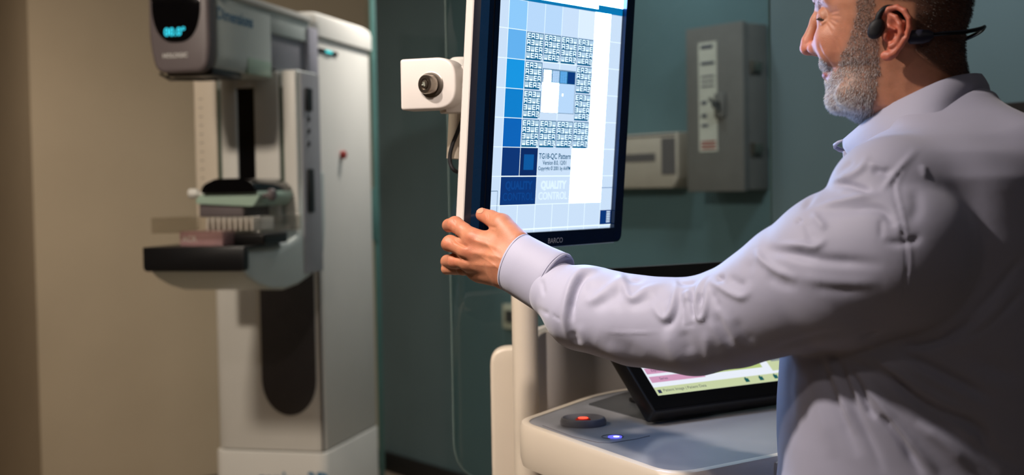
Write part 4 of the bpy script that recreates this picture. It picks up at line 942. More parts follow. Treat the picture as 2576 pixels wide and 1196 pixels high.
# local skin tones
d_ = HV - H0; xh, yh, zh_ = d_ @ HX, d_ @ HN, d_ @ Z
u, v, _ = uvd(HV); ay = np.abs(yh)
def hxz(u_, v_): p = hp(u_, v_, .05); return p[0], p[2]
def blob(u_, v_, r, y=.05):
    p = hp(u_, v_, y); return np.exp(-((xh - p[0]) ** 2 + (zh_ - p[2]) ** 2) / r ** 2)
tone = np.tile(np.array(rgb(188, 128, 98)), (len(HV), 1))
def mix(w, c): 
    global tone; tone = tone * (1 - w[:, None]) + np.array(rgb(*c)) * w[:, None]
mix(np.clip(blob(2030, 122, .016, 0), 0, 1) * .6, (205, 120, 100)); mix(np.clip(blob(2095, 105, .022), 0, 1) * .4, (204, 130, 105))
earm = (ay > .0775); mix(earm * .75, (196, 104, 82))
lipm = np.exp(-((xh - hp(2078, 188)[0]) / .012) ** 2 - ((zh_ - hp(2078, 188)[2]) / .0050) ** 2) * (ay < .026); mix(np.clip(lipm * 1.3, 0, 1), (158, 88, 88))
# beard and hair masks in head coordinates (the same on both cheeks)
def poly_mask(poly, X_, Z_):
    c = np.zeros(len(X_), bool); n = len(poly)
    for i in range(n):
        x1, z1 = poly[i]; x2, z2 = poly[i - 1]
        with np.errstate(divide='ignore', invalid='ignore'): c ^= ((z1 > Z_) != (z2 > Z_)) & (X_ < (x2 - x1) * (Z_ - z1) / (z2 - z1 + 1e-12) + x1)
    return c
beard_px = [(2160, -30), (2153, 40), (2140, 90), (2125, 120), (2112, 140), (2104, 172), (2096, 190), (2050, 200), (2060, 300), (2170, 330), (2196, 292), (2205, 250), (2215, 190), (2213, 110), (2202, 60), (2200, -10), (2190, -30)]
mous_px = [(2050, 142), (2064, 143), (2086, 160), (2104, 184), (2094, 190), (2080, 176), (2050, 178)]
hair_px = [(2040, -220), (2060, -90), (2110, -75), (2140, -40), (2165, -30), (2205, -20), (2215, 5), (2300, 10), (2300, 130), (2320, 150), (2350, 170), (2400, 200), (2500, 215), (2520, -220)]
bp_ = [hxz(*p) for p in beard_px]; mp_ = [hxz(*p) for p in mous_px]; hp__ = [hxz(*p) for p in hair_px]
mB = poly_mask(bp_, xh, zh_) | poly_mask(mp_, xh, zh_); mH = poly_mask(hp__, xh, zh_) & ~earm
def soft(mask, V, F_, it=6):
    w = mask.astype(float)
    for _ in range(it):
        acc = np.zeros(len(V)); cnt = np.zeros(len(V))
        for a, b in ((0, 1), (1, 2), (2, 3), (3, 0)):
            np.add.at(acc, F_[:, a], w[F_[:, b]]); np.add.at(acc, F_[:, b], w[F_[:, a]]); np.add.at(cnt, F_[:, a], 1); np.add.at(cnt, F_[:, b], 1)
        w = .5 * w + .5 * acc / cnt
    return w
mix(soft(mB, HV, HFc, 30) * .6, (122, 106, 98)); mix(soft(mH, HV, HFc, 10) * .8, (66, 46, 38))
head_me = mesh_from(HV, HFc); vcol(head_me, tone)

# hand: fingers wrap the shell's edge, thumb rests on the bezel
def edge(y_px_v, ds, n):     # point near the shell's near side edge at the height seen at pixel row v
    p0 = M3(bx0 + ds, 0, n); uu, vv, dd = pix(p0); dz = (vv - y_px_v) * dd / FPX; return p0 + ET * dz
lo = P(1100, 760, 1.98); 
hd_ = Vol((P(1100, 700, 1.86)[0] - .01, 1.70, P(1200, 760, 1.85)[2] - .01), (P(1400, 600, 1.75)[0] + .03, 2.02, P(1200, 515, 1.85)[2] + .012), .0011)
WR = P(1296, 662, 1.80)
MC = {'i': P(1190, 600, 1.838), 'm': P(1178, 632, 1.842), 'r': P(1181, 660, 1.850), 'p': P(1194, 682, 1.862)}
PIPs = {'i': P(1145, 565, 1.868), 'm': P(1133, 613, 1.868), 'r': P(1146, 657, 1.874), 'p': P(1166, 676, 1.885)}
r1 = {'i': .0118, 'm': .0122, 'r': .0116, 'p': .010}
for k_, dv in (('i', 0), ('m', 0), ('r', 0), ('p', 0)):
    a = MC[k_]; b = PIPs[k_]; vv = pix(b)[1]; r = r1[k_]
    dip = edge(vv + 4, .010, -.062); tip = edge(vv + 8, .034, -.066)
    mid = (a + b) / 2 + np.array([0, -.0012, .001])
    hd_.chain([a, mid, b], [r * 1.02, r * .93, r * .97], .0035)
    hd_.chain([b, dip, tip], [r * .97, r * .82, r * .70], .003)
    hd_.ell(b + np.array([-.0015, -.003, 0]), (r * .8, r * .8, r * .8), .005)
# palm / back of the hand
for k_ in 'imrp':
    w_o = {'i': (1284, 628), 'm': (1289, 648), 'r': (1290, 672), 'p': (1280, 694)}[k_]; W0 = P(*w_o, 1.803 if k_ != 'p' else 1.812)
    hd_.cone(W0, MC[k_], .0185 if k_ in 'mr' else .0165, r1[k_] * 1.12, .012)
hd_.cone(P(1262, 600, 1.825), P(1225, 612, 1.84), .017, .014, .014)
hd_.cone(P(1275, 690, 1.82), P(1212, 690, 1.862), .019, .013, .014)
hd_.cone(P(1330, 668, 1.79), P(1272, 658, 1.808), .029, .0275, .012)
hd_.cone(P(1345, 650, 1.79), P(1283, 640, 1.808), .024, .022, .012); hd_.cone(P(1310, 700, 1.79), P(1268, 690, 1.812), .022, .020, .012)
hd_.cone(P(1400, 715, 1.76), P(1320, 670, 1.79), .030, .029, .012)
# thumb
hd_.cone(P(1300, 610, 1.80), P(1262, 566, 1.822), .0185, .0152, .014)
hd_.cone(P(1262, 566, 1.822), P(1234, 549, 1.842), .0150, .0112, .006)
hd_.cone(P(1236, 550, 1.841), P(1214, 541, 1.858), .0112, .0098, .004)
for k_ in 'imr': hd_.ell(MC[k_] + np.array([.001, -.009, .003]), (.008, .007, .007), .010)
HaV, HaF = hd_.mesh(1)
N_ = vertex_normals(HaV, HaF)
hw = [([(1138, 598), (1150, 608), (1166, 618), (1180, 622)], 5, -3.0), ([(1128, 641), (1150, 648), (1168, 656), (1182, 664)], 5, -2.6),
      ([(1180, 600), (1215, 612), (1260, 626)], 5, .9), ([(1172, 634), (1215, 640), (1270, 650)], 5, .8), ([(1180, 664), (1220, 668), (1270, 672)], 5, .6),
      ([(1190, 620), (1230, 628), (1260, 640)], 7, -.9), ([(1185, 650), (1225, 655), (1262, 662)], 7, -.8),
      ([(1226, 532), (1230, 545), (1228, 556)], 2, -.6), ([(1221, 531), (1225, 543), (1223, 553)], 2, -.5), ([(1250, 573), (1238, 572), (1225, 566)], 4, -1.0),
      ([(1140, 552), (1146, 560), (1148, 572)], 2.5, -.5), ([(1120, 598), (1132, 606), (1140, 620)], 2.5, -.4), ([(1200, 640), (1240, 665), (1268, 690)], 3, .5), ([(1215, 600), (1245, 640), (1270, 660)], 3, .4)]
HaV = strokes(HaV, N_, hw)
ht = np.tile(np.array(rgb(184, 122, 92)), (len(HaV), 1)); uh, vh, _ = uvd(HaV)
def mixh(w, c):
    global ht; ht = ht * (1 - w[:, None]) + np.array(rgb(*c)) * w[:, None]
for a, b, r in ((1140, 560, 22), (1122, 612, 22), (1135, 660, 22), (1182, 605, 20), (1174, 636, 18), (1212, 545, 18)): mixh(np.exp(-((uh - a) ** 2 + (vh - b) ** 2) / r ** 2) * .45, (184, 104, 78))
mixh(np.clip(noise3(HaV, 140, 5) * .5, 0, .35), (158, 98, 70))
hand_me = mesh_from(HaV, HaF); vcol(hand_me, ht)

# core of the body inside the clothes, one figure with the head and the hand
SC = [P(1405, 735, 1.75), P(1470, 775, 1.72), P(1600, 808, 1.665), P(1750, 822, 1.615), P(1850, 796, 1.575), P(2012, 722, 1.518), P(2120, 680, 1.49), P(2245, 636, 1.465)]
SR = [.0405, .056, .0572, .0600, .0612, .0765, .0915, .0945]
bv = Vol((P(1380, 700, 1.76)[0] - .04, 1.30, .86), (P(2700, 600, 1.62)[0] + .05, 1.92, 1.62), .006)
bc = [P(1400, 720, 1.76), P(1500, 775, 1.71), P(1760, 822, 1.61)]; bv.chain(bc, [.027, .032, .042], .01)
bv.chain([P(1760, 822, 1.61), P(2120, 690, 1.50), P(2260, 560, 1.48)], [.042, .05, .055], .01)
HBx = HX; 
tc_ = P(2320, 900, 1.63); T0 = np.array([tc_[0], tc_[1], 0])
def tz(v): return P(2320, v, 1.63)[2]
bv.chain([T0 + Z * 1.40 + HX * .04, T0 + Z * 1.15, T0 + Z * .90], [.10, .125, .13], .05)
for s_ in (1, -1): bv.chain([T0 + Z * 1.38 + HX * .03 + HN * .13 * s_, T0 + Z * 1.15 + HN * .06 * s_], [.06, .09], .05)
bv.chain([T0 + Z * 1.38 + HX * .03 + HN * .15, P(2260, 560, 1.48)], [.05, .05], .04)
nk = P(2345, 330, 1.63); bv.chain([nk, T0 + Z * 1.42 + HX * .03], [.052, .06], .04)
# far arm hanging
fa = T0 + Z * 1.36 + HX * .03 - HN * .17; bv.chain([fa, fa + Z * -.28 + HX * .03, fa + Z * -.46 + HX * .04], [.05, .042, .03], .02)
BV, BF = bv.mesh(2)
core_me = mesh_from(BV, BF); vcol(core_me, np.tile(np.array(rgb(188, 128, 98)), (len(BV), 1)))
bm = bmesh.new()
for me_ in (head_me, hand_me, core_me): bm.from_mesh(me_)
me = bpy.data.meshes.new('body'); bm.to_mesh(me); bm.free()
body_o = link('body', me, M_skin, MAN); me.polygons.foreach_set('use_smooth', np.ones(len(me.polygons), bool))

# ---- shirt
sv = Vol((P(1405, 700, 1.75)[0] - .055, 1.29, .90), (P(2700, 600, 1.62)[0] + .04, 1.86, 1.575), .0027)
# torso as stacked sections in the head frame's axes about T0
TF = (T0, HX, HN, Z)
def tp(u_, v_): p = on_plane(u_, v_, T0, HN) - T0; return p @ HX, p @ Z
tfr = [tp(*p) for p in ((2215, 330), (2150, 372), (2125, 420), (2085, 480), (2040, 560), (2000, 660), (1975, 780), (1962, 905), (1957, 1000), (1956, 1080), (1960, 1150), (1952, 1220), (1950, 1500))]
tbk = [tp(*p) for p in ((2494, 250), (2505, 275), (2530, 303), (2576, 345), (2625, 395), (2665, 470), (2690, 600), (2700, 800), (2690, 1000), (2670, 1200), (2670, 1500))]
twd = [(tp(2300, v_)[1], w_) for v_, w_ in ((240, .05), (262, .066), (290, .082), (320, .112), (350, .145), (390, .175), (450, .195), (600, .205), (900, .200), (1100, .192), (1300, .19), (1500, .19))]
tfr = [(b, a) for a, b in tfr]; tbk = [(b, a) for a, b in tbk]
Xw, Yw = sv.X - T0[0], sv.Y - T0[1]
A_ = (Xw * HX[0] + Yw * HX[1])[:, :, 0]; B__ = (Xw * HN[0] + Yw * HN[1])[:, :, 0]; zz_ = sv.Z.ravel()
xf = interp(tfr, zz_); xb = interp(tbk, zz_); ww = interp(twd, zz_); ztop_ = tp(2494, 236)[1]
for k, z_ in enumerate(zz_):
    if z_ > ztop_ + .02: continue
    m_ = (xf[k] + xb[k]) / 2; a_ = max((xb[k] - xf[k]) / 2, .01); b_ = ww[k]
    q_ = (np.abs((A_ - m_) / a_) ** 2.3 + np.abs(B__ / b_) ** 2.3) ** (1 / 2.3)
    sv.F[:, :, k] = np.clip((q_ - 1) * min(a_, b_) * .9, -.1, .3) + max(0, z_ - ztop_) * 1.5
# slope of the neck opening (high at the back)
sv.F = np.maximum(sv.F, 0 * sv.F + (-.3)).astype(np.float32)
sv.ell(P(2238, 500, 1.475), (.070, .070, .070), .035)
sv.ell(P(2330, 440, 1.50), (.060, .060, .040), .04)
sv.chain(SC, SR, .009)
far = [T0 + Z * 1.34 + HX * .03 - HN * .185, T0 + Z * 1.07 + HX * .06 - HN * .20, T0 + Z * .93 + HX * .07 - HN * .19]; sv.chain(far, [.085, .065, .05], .03)
sv.cone(P(2560, 420, 1.52), P(2450, 330, 1.58), .06, .04, .05)
# open the wrist end and the hem
sv.F = np.maximum(sv.F, -(sv.Z - .925) + 0 * sv.F)
SV, SF = sv.mesh(5)
SN = vertex_normals(SV, SF)
FOLDS = [
 # forearm pleat behind the cuff
 ([(1514, 678), (1492, 677), (1462, 686), (1444, 704), (1431, 734), (1424, 768), (1423, 800), (1426, 830), (1440, 868)], 9, 4.2),
 ([(1500, 688), (1472, 697), (1458, 712), (1448, 735), (1440, 765), (1438, 792), (1441, 815)], 6.5, -5.0),
 ([(1440, 830), (1448, 850), (1454, 868)], 10, -1.4), ([(1456, 812), (1464, 840), (1472, 872), (1472, 895)], 11, 1.4),
 ([(1362, 700), (1366, 725), (1370, 748)], 5, -1.6), ([(1350, 774), (1368, 786), (1384, 792)], 5, -2.0), ([(1388, 790), (1400, 800), (1415, 806)], 3, -1.2),
 ([(1575, 690), (1562, 704), (1527, 731), (1490, 757), (1475, 745)], 10, 2.8), ([(1590, 716), (1556, 740), (1520, 762), (1490, 780)], 13, -2.4), ([(1470, 715), (1500, 722), (1530, 708)], 12, -1.4),
 ([(1680, 712), (1629, 728), (1594, 752), (1577, 740), (1570, 712), (1566, 690)], 8, 2.8), ([(1566, 684), (1590, 702), (1625, 700)], 8, -3.6), ([(1650, 745), (1612, 762), (1575, 768)], 12, -2.2), ([(1548, 715), (1552, 750), (1560, 790)], 12, -1.2),
 ([(1704, 700), (1699, 739), (1689, 783), (1672, 802), (1653, 785), (1640, 760)], 8, 3.0), ([(1712, 722), (1706, 770), (1688, 812), (1660, 822)], 9, -3.2), ([(1640, 730), (1668, 745), (1680, 770)], 14, -1.2),
 ([(1706, 700), (1714, 712), (1738, 712), (1756, 702)], 5, -2.8), ([(1727, 730), (1732, 760)], 12, 2.4), ([(1719, 758), (1717, 790), (1716, 821)], 4, -2.2), ([(1718, 822), (1735, 820), (1752, 815)], 2.5, -1.0),
 ([(1745, 716), (1741, 755), (1744, 788), (1750, 806)], 5.5, -4.5), ([(1790, 688), (1773, 700), (1756, 735), (1750, 775), (1758, 802), (1772, 796), (1778, 760), (1779, 720), (1790, 696)], 6, 3.4), ([(1764, 738), (1762, 770)], 5, -2.2),
 ([(1783, 706), (1811, 722), (1843, 740), (1869, 747), (1893, 728)], 8, 3.2), ([(1803, 703), (1824, 700)], 6, -4.0), ([(1830, 694), (1856, 713), (1881, 718)], 10, -2.0), ([(1790, 730), (1800, 760), (1812, 782)], 8, -2.0),
 ([(1796, 783), (1818, 834), (1845, 876)], 12, -2.0), ([(1812, 778), (1840, 830), (1866, 876)], 11, 1.6), ([(1784, 800), (1806, 845), (1838, 890)], 9, 1.4), ([(1845, 800), (1872, 840), (1905, 870)], 13, -1.4),
 ([(1904, 622), (1913, 650), (1945, 675), (1977, 691), (2012, 705)], 9, 3.2), ([(1922, 628), (1960, 634), (2010, 640), (2060, 650)], 12, -2.6), ([(1890, 650), (1880, 690), (1885, 725)], 12, -1.6), ([(1925, 690), (1960, 712), (2010, 728)], 12, -1.4),
 ([(1716, 830), (1727, 862), (1738, 895)], 14, -1.6), ([(1672, 828), (1692, 882), (1730, 930)], 14, 2.2), ([(1775, 830), (1780, 880), (1790, 930)], 12, 1.4), ([(1520, 836), (1590, 838), (1665, 835)], 3, .9),
 ([(1930, 886), (1990, 868), (2060, 848), (2150, 830)], 10, -2.0), ([(1500, 850), (1560, 870), (1620, 900)], 20, -1.5),
 # upper sleeve and shoulder
 ([(2040, 524), (2095, 512), (2141, 502), (2177, 495), (2215, 490)], 7, 3.2), ([(2065, 537), (2141, 526), (2190, 522), (2222, 530), (2240, 551), (2247, 572)], 11, -3.6),
 ([(2213, 487), (2235, 460), (2250, 440), (2280, 405), (2309, 372)], 7, 2.0), ([(2089, 462), (2126, 464), (2171, 476), (2194, 485)], 7, -3.2), ([(2105, 478), (2140, 486), (2175, 490)], 6, 1.2),
 ([(2085, 457), (2125, 446), (2150, 436), (2171, 418), (2184, 386)], 8, 2.6), ([(2189, 428), (2219, 431), (2244, 440)], 9, -2.8), ([(2180, 408), (2215, 418), (2240, 424)], 6, 1.5), ([(2062, 469), (2040, 497), (2020, 527)], 7, -3.2), ([(2095, 440), (2125, 420), (2150, 402)], 8, -1.8),
 ([(2041, 533), (2062, 560), (2080, 580)], 9, 2.2), ([(2025, 552), (2035, 585), (2048, 612)], 12, -1.6), ([(2003, 560), (2018, 552)], 5, -2.5),
 ([(1950, 618), (2014, 618), (2052, 622), (2082, 600)], 8, 2.8), ([(1975, 640), (2030, 648), (2080, 655), (2141, 660), (2231, 666)], 13, -3.2), ([(1985, 690), (2060, 706), (2150, 712), (2220, 708)], 14, 1.5), ([(2040, 720), (2100, 730), (2180, 728)], 12, -1.0),
 ([(2300, 470), (2307, 521), (2286, 569)], 15, -1.6), ([(2216, 606), (2261, 612), (2300, 605), (2314, 586)], 9, -2.2), ([(2216, 548), (2216, 605)], 7, -1.2), ([(2255, 560), (2268, 590)], 10, 1.6), ([(2320, 415), (2330, 450)], 7, 1.6),
 ([(2309, 372), (2264, 435), (2248, 470), (2258, 520), (2270, 575), (2281, 640), (2279, 700), (2266, 780), (2248, 812), (2225, 860)], 3.0, -1.0), ([(2316, 372), (2272, 436), (2257, 470), (2266, 520), (2278, 575), (2289, 640), (2287, 700), (2274, 780)], 4, .9),
 # torso, radiating from the armpit
 ([(2163, 852), (2190, 842), (2213, 836)], 6, -2.2), ([(2180, 868), (2215, 866)], 6, 1.5),
 ([(2097, 895), (2184, 926), (2253, 968), (2323, 1017), (2375, 1041), (2427, 1060), (2468, 1086), (2484, 1118), (2514, 1149), (2570, 1180)], 13, -6), ([(2120, 890), (2200, 915), (2270, 950), (2340, 996), (2400, 1025), (2460, 1045)], 15, 3.0),
 ([(2130, 920), (2163, 978), (2184, 1030), (2206, 1056)], 8, -4.5), ([(2210, 1040), (2236, 1066), (2270, 1112), (2297, 1158), (2325, 1200)], 10, -5), ([(2120, 912), (2149, 975), (2175, 1023), (2197, 1060)], 7, 2.5), ([(2142, 928), (2184, 978), (2225, 1030), (2258, 1076), (2328, 1156), (2360, 1200)], 12, 4.0),
 ([(2246, 880), (2305, 909), (2375, 943), (2444, 978), (2510, 1010)], 13, -4.5), ([(2250, 905), (2330, 945), (2420, 990), (2500, 1035)], 16, 2.2),
 ([(2255, 872), (2290, 872), (2323, 870), (2375, 856), (2427, 822), (2465, 790)], 10, -5.0), ([(2380, 885), (2440, 850), (2500, 790), (2560, 700)], 16, 2.5), ([(2300, 840), (2380, 815), (2440, 770)], 20, 2.0),
 ([(2420, 810), (2480, 760), (2540, 690), (2576, 640)], 9, -2.5), ([(2400, 870), (2470, 830), (2540, 770), (2580, 720)], 9, -2.5),
 ([(2093, 884), (2114, 926), (2135, 989), (2163, 1058), (2197, 1128), (2225, 1196)], 11, -3.6), ([(2058, 890), (2079, 947), (2107, 1023), (2135, 1093), (2163, 1156)], 13, -3.4), ([(2075, 900), (2098, 960), (2125, 1030), (2155, 1100)], 10, 2.4), ([(2030, 900), (2050, 980), (2075, 1070), (2100, 1160)], 16, 1.6),
 ([(2170, 895), (2240, 945), (2300, 1000)], 9, -2.6), ([(2288, 1024), (2375, 1078), (2462, 1137), (2520, 1196)], 14, -3.5), ([(2300, 1060), (2380, 1120), (2450, 1190)], 14, 2.5), ([(1990, 900), (1985, 980), (1990, 1060)], 10, -1.2), ([(2440, 900), (2510, 930), (2576, 950)], 22, -2.5),
]
SV = strokes(SV, SN, [(a, b * 1.08, c * 1.3) for a, b, c in FOLDS])
SV = smooth_mesh(SV, SF, 1, .3)
u_, v_, _ = uvd(SV); away = np.clip((SN @ HN) * -1.5 + .2, 0, 1)
SV = SV + SN * (away * .004 * noise3(SV, 22, 3))[:, None] + SN * (.0009 * noise3(SV, 60, 9))[:, None]
sme = mesh_from(SV, SF); shirt_o = link('shirt', sme, M_shirt, MAN)


# ---- cuff
def ringpts(c, r1_, r2_, ax, up_, n=48, wob=0, ph=0):
    ax = ax / np.linalg.norm(ax); up_ = up_ - ax * (up_ @ ax); up_ /= np.linalg.norm(up_); sd = np.cross(ax, up_)
    return [c + up_ * r1_ * math.cos(t) * (1 + wob * math.sin(3 * t + ph)) + sd * r2_ * math.sin(t) for t in np.linspace(0, 2 * math.pi, n, endpoint=False)]
cA_ = P(1294, 659, 1.795); cB_ = P(1399, 718, 1.755); axc = cB_ - cA_
def tubeL(cs, rs, up_, name, parent, n=56, inner=True):
    mb = MB(); R_ = []
    for i, (c, r) in enumerate(zip(cs, rs)):
        ax = cs[min(i + 1, len(cs) - 1)] - cs[max(i - 1, 0)]; R_.append(ringpts(c, r[0], r[1], ax, up_, n, .012, i))
    mb.loft(R_, cap=False); return mb.out(name, M_shirt, parent, ang=80, recalc=False)
upc = np.array([0, 0, 1.0])
cs = [cA_ + axc * t for t in (.05, -.005, -.005, .0, .03, .3, .6, .85, .97, 1.0, 1.0, .93)]
rs = [(.0385, .030), (.0395, .031), (.0405, .032), (.0412, .0325), (.0422, .0335), (.0428, .0345), (.0435, .0355), (.0448, .037), (.0452, .0375), (.0440, .0365), (.0425, .035), (.040, .033)]
cu = tubeL(cs, rs, upc, 'cuff', MAN); 
mb = MB(); up2 = upc
for t, r in ((.045, (.0425, .0338)), (.95, (.0456, .0379))):
    R_ = ringpts(cA_ + axc * t, r[0], r[1], axc, upc, 60); mb.tube(R_ + [R_[0]], .00035, 5, cap=False)
mb.out('cuff_stitching', mat('stitch', rgb(150, 150, 175), .7, noise=.05), cu)
# cuff button on the underside slit
mb = MB(); bpnt = cA_ + axc * .55 - upc * .0 ; 
mb.lathe([(.005, 0), (.0055, .001), (.005, .0022), (.0035, .0016)], cA_ + axc * .5 - Z * .042 + np.array([0, .006, 0]), -Z, 18); mb.out('cuff_button', M_label, cu)

# ---- collar
def cp(u__, v__, y): p = on_plane(u__, v__, H0 + HN * y, HN); return p
topn = [(2124, 352, .006), (2146, 333, .020), (2178, 306, .038), (2225, 273, .054), (2276, 246, .063), (2330, 220, .066), (2381, 199, .060), (2425, 189, .044), (2455, 186, .022), (2466, 187, .0)]
botn = [(2146, 404, .016), (2168, 392, .040), (2200, 374, .062), (2240, 357, .078), (2283, 341, .088), (2325, 314, .092), (2365, 294, .088), (2417, 282, .068), (2465, 272, .036), (2495, 266, .0)]
def mirror(p): d = p - H0; return p - HN * 2 * (d @ HN)
tn = [cp(*p) for p in topn]; bn = [cp(*p) for p in botn]
tn = spline(tn, 4); bn = spline(bn, 4)
tn = tn + [mirror(p) for p in tn[-2::-1]]; bn = bn + [mirror(p) for p in bn[-2::-1]]
cen_ax = H0 + HX * .045
def outw(p): d = p - cen_ax; d = d - Z * (d @ Z); return d / np.linalg.norm(d)
mb = MB(); rows = []
n_ = len(tn)
for k, t in enumerate((0, .04, .15, .35, .6, .85, 1.0)):
    rows.append([tn[i] * (1 - t) + bn[i] * t + outw(tn[i]) * (.0035 * math.sin(math.pi * min(t * 1.3, 1)) + .0015) for i in range(n_)])
# roll over the top edge and down inside
ins = []
for k, (t, o_) in enumerate(((.30, -.012), (.12, -.007), (.02, -.004), (-.01, -.001))):
    ins.append([tn[i] * (1 - t) + bn[i] * t + outw(tn[i]) * o_ for i in range(n_)])
under_ = [[bn[i] + outw(bn[i]) * -.0006 for i in range(n_)], [tn[i] * .2 + bn[i] * .8 + outw(tn[i]) * -.0004 for i in range(n_)]]
allr = ins + rows + under_; vs = [p for r in allr for p in r]; fs = []
for i in range(len(allr) - 1):
    for j in range(n_ - 1): fs.append([i * n_ + j, i * n_ + j + 1, (i + 1) * n_ + j + 1, (i + 1) * n_ + j])
mb.add(vs, fs); co = mb.out('collar', M_shirt, MAN, ang=70)
md = co.modifiers.new('t', 'SOLIDIFY'); md.thickness = .0014; md.offset = 0
mb = MB(); st = [tn[i] * .06 + bn[i] * .94 + outw(tn[i]) * .0024 for i in range(n_)]; mb.tube(st, .0003, 5); mb.out('collar_stitching', MATS['stitch'], co)
# rolled collar point and placket
mb = MB(); mb.tube([cp(2121, 353, .006), cp(2109, 358, .002), cp(2100, 365, -.006), cp(2101, 371, -.012), cp(2112, 377, -.012), cp(2124, 380, -.010)], [.0012, .002, .0024, .0026, .003, .003], 10)
mb.out('collar_point', M_shirt, MAN)
mb = MB(); mb.prism([(0, 0), (.010, 0), (.008, .024), (-.001, .024)], cp(2123, 428, -.004), HX, Z, HN, -.012, .012, .002); mb.out('placket', M_shirt, MAN)

# ---- trousers and shoes (below the frame)
tv = Vol((T0[0] - .30, T0[1] - .30, -.01), (T0[0] + .36, T0[1] + .34, 1.04), .010)
for s_ in (1, -1):
    tv.chain([T0 + Z * .93 + HN * .085 * s_ + HX * .01, T0 + Z * .5 + HN * .10 * s_ - HX * .01, T0 + Z * .07 + HN * .11 * s_ + HX * .02], [.12, .085, .065], .04)
tv.chain([T0 + Z * .97, T0 + Z * .9], [.15, .15], .05)
tv.F = np.maximum(tv.F, np.maximum(tv.Z - 1.0, .06 - tv.Z) + 0 * tv.F)
V_, F_ = tv.mesh(2); link('trousers', mesh_from(V_, F_), M_trouser, MAN)
for s_ in (1, -1):
    mb = MB(); c0 = T0 + HN * .11 * s_
    rr = []
    for xx, wd_, hh_ in ((.075, .022, .05), (.06, .034, .085), (.0, .038, .10), (-.06, .042, .075), (-.13, .045, .055), (-.185, .036, .045), (-.205, .015, .03)):
        rr.append([c0 + HX * xx + HN * wd_ * math.cos(t) + Z * (hh_ * max(math.sin(t), 0) + .002) for t in np.linspace(0, 2 * math.pi, 20, endpoint=False)])
    mb.loft(rr); mb.out('shoe', M_black, MAN)

# ---- hair and beard strands
def strands(V, F_, N, mask_f, n, lf_, rad, dirf, matidf, mats, name, seed):
    r = np.random.default_rng(seed); tri = np.concatenate([F_[:, [0, 1, 2]], F_[:, [0, 2, 3]]]); mv = mask_f; m = mv[tri].all(1); tri = tri[m]
    a, b, c = V[tri[:, 0]], V[tri[:, 1]], V[tri[:, 2]]; ar = np.linalg.norm(np.cross(b - a, c - a), axis=1); pick = r.choice(len(tri), n, p=ar / ar.sum())
    s1 = np.sqrt(r.random(n)); s2 = r.random(n); w = np.stack([1 - s1, s1 * (1 - s2), s1 * s2], 1)[:, :, None]
    p = (V[tri[pick]] * w).sum(1); nn = (N[tri[pick]] * w).sum(1); nn /= np.linalg.norm(nn, axis=1, keepdims=True)
    L = lf_(p, r)[:, None]; d1 = dirf(p, nn, r); d1 /= np.linalg.norm(d1, axis=1, keepdims=True); d2 = d1 * .8 + dirf(p, nn * .15, r) * .5; d2 /= np.linalg.norm(d2, axis=1, keepdims=True)
    q = np.cross(d1, r.normal(size=(n, 3))); q /= np.linalg.norm(q, axis=1, keepdims=True); w2 = np.cross(d1, q)
    base = p - nn * .0006; mid = p + d1 * L * .5; tip = mid + d2 * L * .5; rings = []
    for c_, rr_ in ((base, 1.0), (mid, .8)):
        for k in range(3): rings.append(c_ + rad * rr_ * (math.cos(k * 2.094) * q + math.sin(k * 2.094) * w2))
    VV = np.stack(rings + [tip], 1).reshape(-1, 3); o = np.arange(n)[:, None] * 7
    T_ = np.array([[0, 1, 4], [0, 4, 3], [1, 2, 5], [1, 5, 4], [2, 0, 3], [2, 3, 5], [3, 4, 6], [4, 5, 6], [5, 3, 6]]); FF = (o[:, :, None] + T_[None]).reshape(-1, 3)
    me = mesh_from(VV, FF); mi = matidf(p, r)
    ob = link(name, me, mats, MAN); me.polygons.foreach_set('material_index', np.repeat(mi, 9).astype(np.int32)); return ob
HNn = vertex_normals(HV, HFc)
def hm(name, c, rough=.45): return mat(name, rgb(*c), rough, noise=.05, nscale=200)
hm_w = hm('white_hair', (228, 226, 224)); hm_g = hm('grey_hair', (150, 142, 136)); hm_b = hm('brown_hair', (84, 60, 48)); hm_d = hm('dark_hair', (44, 32, 27))
def loc_uv(p): d = p - H0; return d @ HX, d @ HN, d @ Z
chx, _, chz = hp(2110, 250); jx, _, jz = hp(2150, 150, .05)
def beard_mat(p, r):
    x, y, z = loc_uv(p); w = 1 / (1 + np.exp(-((hp(2150, 0)[0] - x) / .018))) * (1 / (1 + np.exp((z - vz(175)) / .02))); w = np.clip(w * 1.5 + .22, 0, .96)
    t = r.random(len(p)); return np.where(t < w, 0, np.where(t < w + (1 - w) * .45, 1, np.where(t < w + (1 - w) * .85, 2, 3)))
def beard_len(p, r):
    x, y, z = loc_uv(p); f = np.clip((vz(120) - z) / .09, 0, 1); return (.0024 + .0040 * f) * r.uniform(.6, 1.2, len(p))
def beard_dir(p, n, r): return n * .36 + np.array([0, 0, -1.0]) * .8 - HX * .12 + r.normal(size=p.shape) * .24
mBi = (soft(mB, HV, HFc, 40) > .50 + .42 * noise3(HV, 900, 4)) & (ay < .077)
strands(HV, HFc, HNn, mBi, 21000, beard_len, .00017, beard_dir, beard_mat, [hm_w, hm_g, hm_b, hm_d], 'beard', 1)
def hair_mat(p, r): t = r.random(len(p)); return np.where(t < .12, 1, np.where(t < .4, 2, 3))
def hair_len(p, r):
    x, y, z = loc_uv(p); f = np.clip((z - vz(60)) / .1, 0, 1); return (.0030 + .010 * f) * r.uniform(.7, 1.2, len(p))
def hair_dir(p, n, r): return n * .45 + np.array([0, 0, -1.0]) * .45 + HX * .6 + r.normal(size=p.shape) * .18
strands(HV, HFc, HNn, mH, 15000, hair_len, .00019, hair_dir, hair_mat, [hm_w, hm_g, hm_b, hm_d], 'hair', 2)
